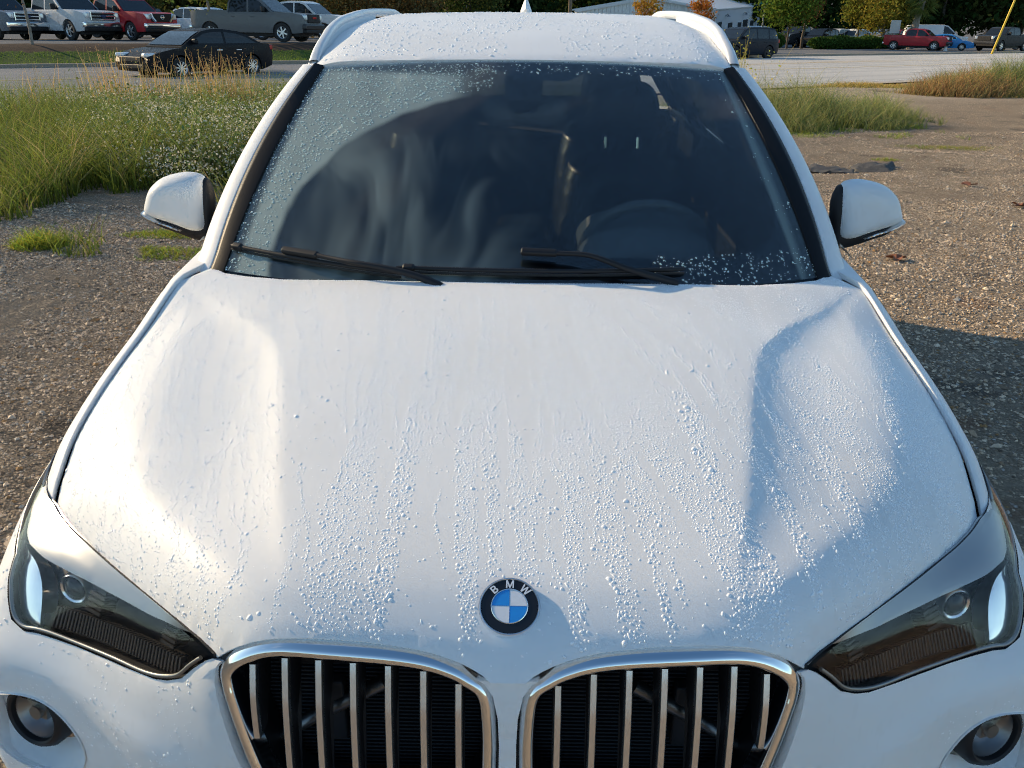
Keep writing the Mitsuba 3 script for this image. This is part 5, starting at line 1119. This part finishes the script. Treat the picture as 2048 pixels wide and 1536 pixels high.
row = hd(-.72, -.69)
for i, (kind, nm, lab, pt, px_, py_) in enumerate((
    ('pickup', 'silver_pickup', 'light silver pickup at the left end of the far row, beside the metal building', 'pale', 23.0, 92.0),
    ('pickup', 'dark_pickup', 'dark grey pickup second from left in the far row', 'dark', 26.6, 90.5),
    ('suv', 'black_suv', 'black SUV third from left in the far row, above the round hedge', 'black', 28.4, 89.0),
    ('suv', 'white_suv', 'white SUV in the middle of the far row behind the hedge', 'white', 32.5, 92.0),
    ('suv', 'pale_suv', 'pale silver SUV left of the white one in the far row', 'pale', 30.6, 91.5),
    ('sedan', 'white_sedan', 'white sedan right of the middle of the far row', 'white', 34.3, 93.0),
    ('suv', 'steel_suv', 'dark steel SUV near the right end of the far row', 'steel', 36.6, 95.0),
    ('suv', 'maroon_suv', 'dark red SUV at the right end of the far row, behind the yellowing tree', 'darkred', 38.8, 97.0))):
    vehicle(kind, nm+'_far' if False else nm, lab, pt, px_, py_, row, GR, detail=1, catg='pickup truck' if kind == 'pickup' else 'car')
vehicle('sedan', 'small_white_car', 'white car glimpsed between the metal building and the dark navy SUV', 'white', 19.0, 86.0, hd(-.8, -.6), detail=1)
vehicle('pickup', 'red_pickup', 'bright red pickup parked behind the palm trunk at right', 'red', 33.9, 79.6, hd(.80, -.60), None, detail=1, scale=.9, catg='pickup truck')
vehicle('sedan', 'small_blue_car', 'small bright blue car parked right of the red pickup', 'blue', 36.7, 80.0, hd(.9, -.43), detail=1, scale=.9)
vehicle('van', 'white_van', 'long white cargo van behind the red pickup and the blue car', 'white', 41.2, 93.0, hd(.97, -.24), catg='van', detail=1, scale=1.04)
vehicle('suv', 'blue_suv', 'blue SUV behind the dark pickup at far right', 'blue', 50.8, 97.0, hd(.9, -.4), detail=1)
vehicle('pickup', 'charcoal_pickup', 'dark charcoal pickup facing left beside the yellow marker pole', 'dark', 41.2, 79.5, hd(-.83, -.56), None, detail=1, catg='pickup truck')
vehicle('sedan', 'grey_sedan', 'pale sedan cut by the right edge of the picture, beyond the charcoal pickup', 'pale', 47.5, 86.0, hd(.9, -.43), detail=0)

# ------------------------------------------------------------------ trees, hedges, building, poles, signs
def leafcards(P, size, cols, seed_up=.2):
    m = len(P); d = g.normal(0, 1, (m, 3)); d[:, 2] += seed_up; d /= np.linalg.norm(d, axis=1, keepdims=True)
    u = np.cross(d, g.normal(0, 1, (m, 3))); u /= np.linalg.norm(u, axis=1, keepdims=True); w = np.cross(d, u); s = (size*g.uniform(.6, 1.5, m))[:, None]
    V = np.stack([P+u*s, P+w*s*.6, P-u*s, P-w*s*.6], 1).reshape(-1, 3)
    return V, (np.array([[0, 1, 2], [0, 2, 3]])[None]+(np.arange(m)*4)[:, None, None]).reshape(-1, 3), np.repeat(cols, 4, 0)
mat('bark_brown', mikit.proc(lambda p, n, uv: mix((.05, .038, .028), (.14, .11, .085), fbm(p.x*9, p.y*9, p.z*3, 3))), .9)
mat('bark_pale', mikit.proc(lambda p, n, uv: mix((.18, .15, .12), (.36, .32, .27), fbm(p.x*12, p.y*12, p.z*4, 3))), .9)
def tree(name, label, x, y, h, cr, base, col, nleaf, lsize, trunk=.12, group=None, bark='bark_brown', nl=7, zlow=None, lean=0., clumps=26, catg='tree', squash=1.):
    z = float(gz(x, y)); k = thing(name, label, catg, group); top = h*.72
    P = [np.array([x, y, z-.1])]; 
    for i in range(1, 7): P.append(np.array([x+lean*i/6+g.normal(0, .02)*h*.3, y+g.normal(0, .02)*h*.3, z+top*i/6]))
    P = np.array(P); ms = [tube(P, trunk*np.linspace(1.15, .35, 7), 9)]
    cc = []
    zlow = base if zlow is None else zlow
    for i in range(nl):
        t = g.uniform(max(.15, base/h), .9)*6; j = int(min(t, 5)); p0 = P[j]+(P[j+1]-P[j])*(t-j); a = g.uniform(0, 6.28); r = cr*g.uniform(.5, .95)
        p1 = np.array([x+r*math.cos(a), y+r*math.sin(a), max(z+zlow, min(z+h, p0[2]+r*g.uniform(.2, .8)))]); mid = (p0+p1)/2+[0, 0, r*.12]
        ms.append(tube([p0, mid, p1], [trunk*.42, trunk*.28, trunk*.08], 6)); cc.append(p1)
    add(k, 'trunk', cat(ms), bark, 40)
    for i in range(clumps):
        u = g.normal(0, 1, 3); u /= np.linalg.norm(u); rr = g.uniform(.35, 1)**.6; hc = (h-base)/2
        cc.append(np.array([x+lean*.8+u[0]*cr*rr, y+u[1]*cr*rr, z+base+hc+u[2]*hc*rr*squash]))
    cc = np.array(cc); m = nleaf//len(cc); sp = cr*.30
    Q = np.repeat(cc, m, 0)+g.normal(0, 1, (len(cc)*m, 3))*[sp, sp, sp*.75]; Q[:, 2] = np.maximum(Q[:, 2], z+zlow*.7)
    sh = np.repeat(g.uniform(.65, 1.25, len(cc)), m)[:, None]
    v, f, c = leafcards(Q, np.full(len(Q), lsize), np.clip(tint(len(Q), col, .35, .2)/1.25*sh, .004, .8))
    add(k, 'crown', tm(v, f), 'leaf_vc', False, color=c)
    return k
tree('young_tree', 'young bare-trunked tree on the mulch bank in front of the silver white pickup', -19.15, 34.1, 5.2, 1.5, 1.9, (.075, .062, .05), 2600, .06, .055, bark='bark_pale', nl=9, zlow=1.2)
tree('young_tree', 'young leafy tree with a slim grey trunk in front of the small white SUV', -15.0, 42.4, 6.0, 1.7, 1.75, (.06, .085, .02), 4200, .08, .07, bark='bark_pale', nl=8)
tree('orange_tree', 'small tree turning orange in front of the metal building, left of the red one', 8.6, 66., 3.9, .95, 1.5, (.24, .15, .025), 1800, .09, .05, nl=7)
tree('orange_tree', 'small tree turning red and orange near the corner of the metal building', 12.4, 66., 3.8, .75, 1.5, (.28, .12, .025), 1500, .09, .05, nl=7)
tree('green_tree', 'round green street tree above the far row of cars, right of the metal building', 23.3, 82., 6.0, 2.2, 1.9, (.075, .12, .02), 5200, .12, .09)
tree('brown_tree', 'thin tree with brown leaves and a tall pole-like trunk in front of the hedge', 25.1, 83.6, 6.5, 1.4, 2.6, (.13, .07, .03), 2600, .10, .13, bark='bark_brown')
tree('yellow_tree', 'yellow green tree with a forked pale trunk behind the square sign', 33.6, 87., 6.2, 2.2, 1.7, (.15, .145, .025), 5600, .12, .11, bark='bark_pale', nl=9)
tree('yellow_tree', 'small yellow green tree left of the forked one, at the end of the hedge', 32.0, 89., 5.8, 1.4, 2.4, (.11, .12, .022), 2600, .12, .08, nl=7)
def palm(label, x, y, h, trunk, m):
    z = float(gz(x, y)); k = thing('palm_tree', label, 'palm tree'); t = np.linspace(0, 1, 14)
    P = np.stack([x+.35*t**2, y+0*t, z-.1+(h+.1)*t], 1); add(k, 'trunk', tube(P, trunk*(1.15-.2*t+.08*np.sin(t*60)), 12), 'bark_pale', 40)
    V, F_, C_ = [], [], []; at = 0; top = P[-1]
    for i in range(m):
        a = g.uniform(0, 6.28); el = g.uniform(-1.2, 1.2); r = g.uniform(1.0, 1.7); d = np.array([math.cos(a)*math.cos(el), math.sin(a)*math.cos(el), math.sin(el)])
        c0 = top+d*r*.55; fan = np.cross(d, [0, 0, 1.]); fan /= np.linalg.norm(fan); upv = np.cross(fan, d)
        for q in np.linspace(-1.2, 1.2, 11):
            e = c0+(d*math.cos(q)+fan*math.sin(q))*r*.75-[0, 0, .25*r*abs(q)+.15*r]; w = upv*.03+fan*.03
            V += [c0-w, c0+w, e]; F_.append([at, at+1, at+2]); at += 3; C_ += [tint(1, (.07, .095, .025), .35, .15)[0]]*3
        V += [top, top+[0, 0, .03], c0]; F_.append([at, at+1, at+2]); at += 3; C_ += [np.array([.14, .12, .05])]*3
    add(k, 'fronds', tm(V, F_), 'leaf_vc', False, color=np.array(C_))
palm('palm with a thick pale trunk rising in front of the red pickup', 35.6, 85., 4.2, .30, 60)
palm('palm at the far right edge above the charcoal pickup', 50.2, 88., 4.4, .30, 60)
def hedge(label, x0, y0, x1, y1, h, w, m):
    k = thing('hedge', label, 'hedge'); t = g.uniform(0, 1, m); u = g.normal(0, 1, (m, 3)); u /= np.linalg.norm(u, axis=1, keepdims=True); rr = g.uniform(.6, 1, m)**.5
    X, Y = x0+(x1-x0)*t, y0+(y1-y0)*t; lump = .85+.3*meshkit.noise(np.stack([X*.6, Y*.6, 0*X], 1)); P = np.stack([X+u[:, 0]*w*rr, Y+u[:, 1]*w*rr, gz(X, Y)+h*lump*(.5+.5*u[:, 2]*rr)], 1)
    v, f, c = leafcards(P, np.full(m, .10), tint(m, (.035, .065, .014), .4)); add(k, 'foliage', tm(v, f), 'leaf_vc', False, color=c)
    st = [tube([(x0+(x1-x0)*q, y0+(y1-y0)*q, float(gz(x0+(x1-x0)*q, y0+(y1-y0)*q))-.1), (x0+(x1-x0)*q+.1, y0+(y1-y0)*q, float(gz(x0+(x1-x0)*q, y0+(y1-y0)*q))+h*.6)], .04, 6) for q in np.linspace(.05, .95, 8)]
    add(k, 'stems', cat(st), 'bark_brown')
hedge('round clipped green hedge just right of the dark navy SUV', 20.0, 78.6, 21.7, 79.7, 1.35, .8, 5000)
hedge('long clipped dark green hedge in front of the far row of cars', 25.8, 81.5, 32.2, 85.4, 1.05, .9, 14000)
hedge('short green hedge between the forked tree and the square sign', 33.0, 86.4, 36.2, 88.4, 1.1, .9, 5000)
# woods: each tree a thing
WG = 'dark trees of the woods behind the lots'
WL = ['dark green woodland tree in the belt of trees behind the lots', 'olive woodland tree in the belt of trees behind the lots', 'yellowish woodland tree in the belt of trees behind the lots']
WC = [(.022, .040, .012), (.050, .060, .018), (.055, .058, .020)]
for i in range(66):
    t = i/45 if i < 46 else (i-46+.5)/20; ang = math.radians(-40+78*t)+g.normal(0, .012); dist_ = (112+g.uniform(0, 22) if i < 46 else 138+g.uniform(0, 8))-(20 if ang < -.22 else 0)
    x, y = dist_*math.sin(ang)/math.cos(ang)*.93, dist_*.98
    q = int(g.choice([0, 0, 0, 0, 1, 2]))
    tree('woodland_tree', WL[q], x, y, g.uniform(10, 15), g.uniform(3.2, 4.6), .4, WC[q], 2600, .34, .22, WG, nl=4, zlow=.2, clumps=30)
for i, (x, y, c, lab) in enumerate(((-14.5, 63., (.10, .085, .03), 'olive brown bushy tree behind the white pickup'), (-11.3, 64., (.12, .09, .035), 'brownish bushy tree left of the grey pole, above the left roof rail'), (-8.2, 66., (.095, .075, .03), 'brown leafed bush beyond the roof, just left of the grey pole'), (-4.6, 72., (.04, .06, .018), 'dark green bushy tree between the two poles beyond the roof'), (-19.5, 62., (.07, .085, .02), 'green bushy tree above the dark grey pickup'), (-25.5, 58., (.045, .06, .018), 'dark bushy tree behind the red pickup'))):
    tree('bushy_tree', lab, x, y, 5.5, 2.2, .5, c, 5200, .11, .09, nl=6, zlow=.3)
# metal building
mat('metal_siding', (.72, .72, .70), .5, .0); mat('metal_roof', (.58, .60, .61), .45); mat('grey_wall', (.48, .50, .53), .6); mat('door_dark', (.03, .035, .04), .4); mat('white_trim', (.66, .67, .67), .5)
A, B_, D_ = np.array([4.2, 81.0]), np.array([18.4, 90.5]), np.array([27.5, 110.])
bk = thing('metal_building', 'low grey metal building with ribbed siding and dark doors beyond the white roof', 'building')
eav, pk_, zb = -.35, .62, -5.2
def wall(P, Q, z0, z1a, z1b, zm=None):
    pts = [(*P, z0), (*Q, z0), (*Q, z1b)]+([(*((P+Q)/2), zm)] if zm is not None else [])+[(*P, z1a)]
    return np.array(pts, float)
def slab(pts, th):
    a, b = pts[1]-pts[0], pts[-1]-pts[0]; n = np.cross(a, b); n /= np.linalg.norm(n); return unman(m3.Manifold.hull_points(np.vstack([pts, pts-n*th])))
wg = add(bk, 'gable_wall', slab(wall(A, B_, zb, eav, eav, pk_), .2), 'metal_siding')
L_ = np.linalg.norm(B_-A); dA = (B_-A)/L_; nA = np.array([dA[1], -dA[0]])
for i in range(38):
    s_ = (i+.5)*L_/38; c = A+dA*s_+nA*.03; ht = eav+(pk_-eav)*(1-abs(2*s_/L_-1))-.1
    add(wg, 'rib', rbox(.07, .07, ht-zb, .01, 2), 'metal_siding', M=frame((c[0], c[1], (ht+zb)/2), (dA[0], dA[1], 0), (-dA[1], dA[0], 0), (0, 0, 1)))
wsd = add(bk, 'side_wall', slab(wall(B_, D_, zb, eav, eav), .2), 'grey_wall')
dS = (D_-B_)/np.linalg.norm(D_-B_); nS = np.array([dS[1], -dS[0]])
for s_, w_, z0, z1 in ((1.6, 1.5, -3.6, -1.6), (6.3, 1.7, -5., -1.8), (10.8, 1.5, -3.8, -1.9), (13.6, 2.2, -5., -1.7), (17.2, 1.6, -3.8, -1.9)):
    c = B_+dS*s_+nS*.02
    add(bk, 'door' if z0 < -4.5 else 'window', rbox(w_, .12, z1-z0, .02), 'door_dark', M=frame((c[0], c[1], (z0+z1)/2), (dS[0], dS[1], 0), (-dS[1], dS[0], 0), (0, 0, 1)))
midf, midb = (A+B_)/2, (A+B_)/2+(D_-B_)
o = -dS*.4
for nm, P, Q in (('roof', A-dA*.3+o, D_-B_+A-dA*.3), ('roof', B_+dA*.3+o, D_+dA*.3)):
    add(bk, nm, slab(np.array([(*P, eav-.02), (*Q, eav-.02), (*(midb), pk_+.05), (*(midf+o), pk_+.05)]), .12), 'metal_roof')
for P in (A, B_): add(bk, 'fascia', slab(np.array([(*(P+o*1.02), eav-.18), (*(midf+o*1.02), pk_-.12), (*(midf+o*1.02), pk_+.1), (*(P+o*1.02), eav+.04)]), .05), 'white_trim')
for s_ in (3.8, 12.2):
    c = B_+dS*s_+nS*.35; lk = add(bk, 'wall_lamp', tube([(*(B_+dS*s_), -1.1), (*(c-nS*.1), -.9), (*c, -1.0)], .04, 6), 'dull_metal', 40)
    add(lk, 'lamp_shade', trimesh.creation.cone(.22, .2, transform=trans(c[0], c[1], -1.15)), 'dull_metal', 40)
# poles and signs
def pole(name, label, x, y, h, r, m, catg='pole', lean=(0, 0)):
    z = float(gz(x, y)); k = add(None, name, tube([(x, y, z-.2), (x+lean[0]*.5, y+lean[1]*.5, z+h*.5), (x+lean[0], y+lean[1], z+h)], [r, r*.95, r*.85], 10), m, 40); labels[k] = {'label': label, 'category': catg}; return k
mat('pole_grey', (.30, .31, .32), .5, .3); mat('pole_wood', (.20, .15, .10), .9); mat('sign_back', (.46, .47, .46), .45, .2); mat('yellow_plastic', (.75, .48, .02), .45); mat('sign_green', (.03, .22, .17), .4); mat('hydrant_paint', (.75, .73, .70), .5)
pole('lamp_post', 'grey steel lamp post rising beyond the roof, left of the antenna', -5.2, 75., 9., .14, 'pole_grey', 'lamp post')
pole('utility_pole', 'brown wooden utility pole beyond the roof, right of the antenna', 3.4, 76., 9., .16, 'pole_wood', 'pole')
pole('yellow_marker', 'yellow leaning guy-wire marker at the far right, above the dry grass', 34.3, 67.3, 7.2, .075, 'yellow_plastic', 'guy wire marker', (1.6, 0))
gp = thing('street_sign', 'street name sign on a slim pole at the right end of the metal building', 'street sign'); z_ = float(gz(24.4, 92.))
add(gp, 'post', tube([(22.4, 88., z_-.2), (22.4, 88., z_+4.1)], .07, 8), 'pole_grey', 40); add(gp, 'blade', rbox(1.0, .05, .22, .01), 'sign_green', M=trans(22.4, 88., z_+4.1))
sg_ = thing('square_sign', 'back of a square sign on a post at the roadside, left of the palm trunk', 'sign'); z_ = float(gz(31.9, 80.2))
add(sg_, 'post', tube([(31.9, 80.2, z_-.2), (31.9, 80.2, z_+2.1)], .05, 8), 'pole_wood', 40); add(sg_, 'board', rbox(.85, .04, 1.05, .01), 'sign_back', M=trans(31.95, 80.1, z_+1.9))
hy = thing('fire_hydrant', 'small white fire hydrant in front of the blue car', 'fire hydrant'); z_ = float(gz(35.6, 77.7)); Mh = trans(35.6, 77.7, z_)
add(hy, 'barrel', trimesh.creation.revolve(np.array([(0, 0), (.17, 0), (.17, .06), (.12, .08), (.12, .52), (.15, .54), (.15, .60), (.12, .68), (.04, .76), (0, .78)]), sections=20), 'hydrant_paint', 40, M=Mh)
for s in (-1, 1): add(hy, 'nozzle', trimesh.creation.cylinder(.06, .16, transform=trans(s*.16, 0, .44)@frame((0, 0, 0), (0, 1, 0), (0, 0, 1), (1, 0, 0))), 'hydrant_paint', 40, M=Mh)
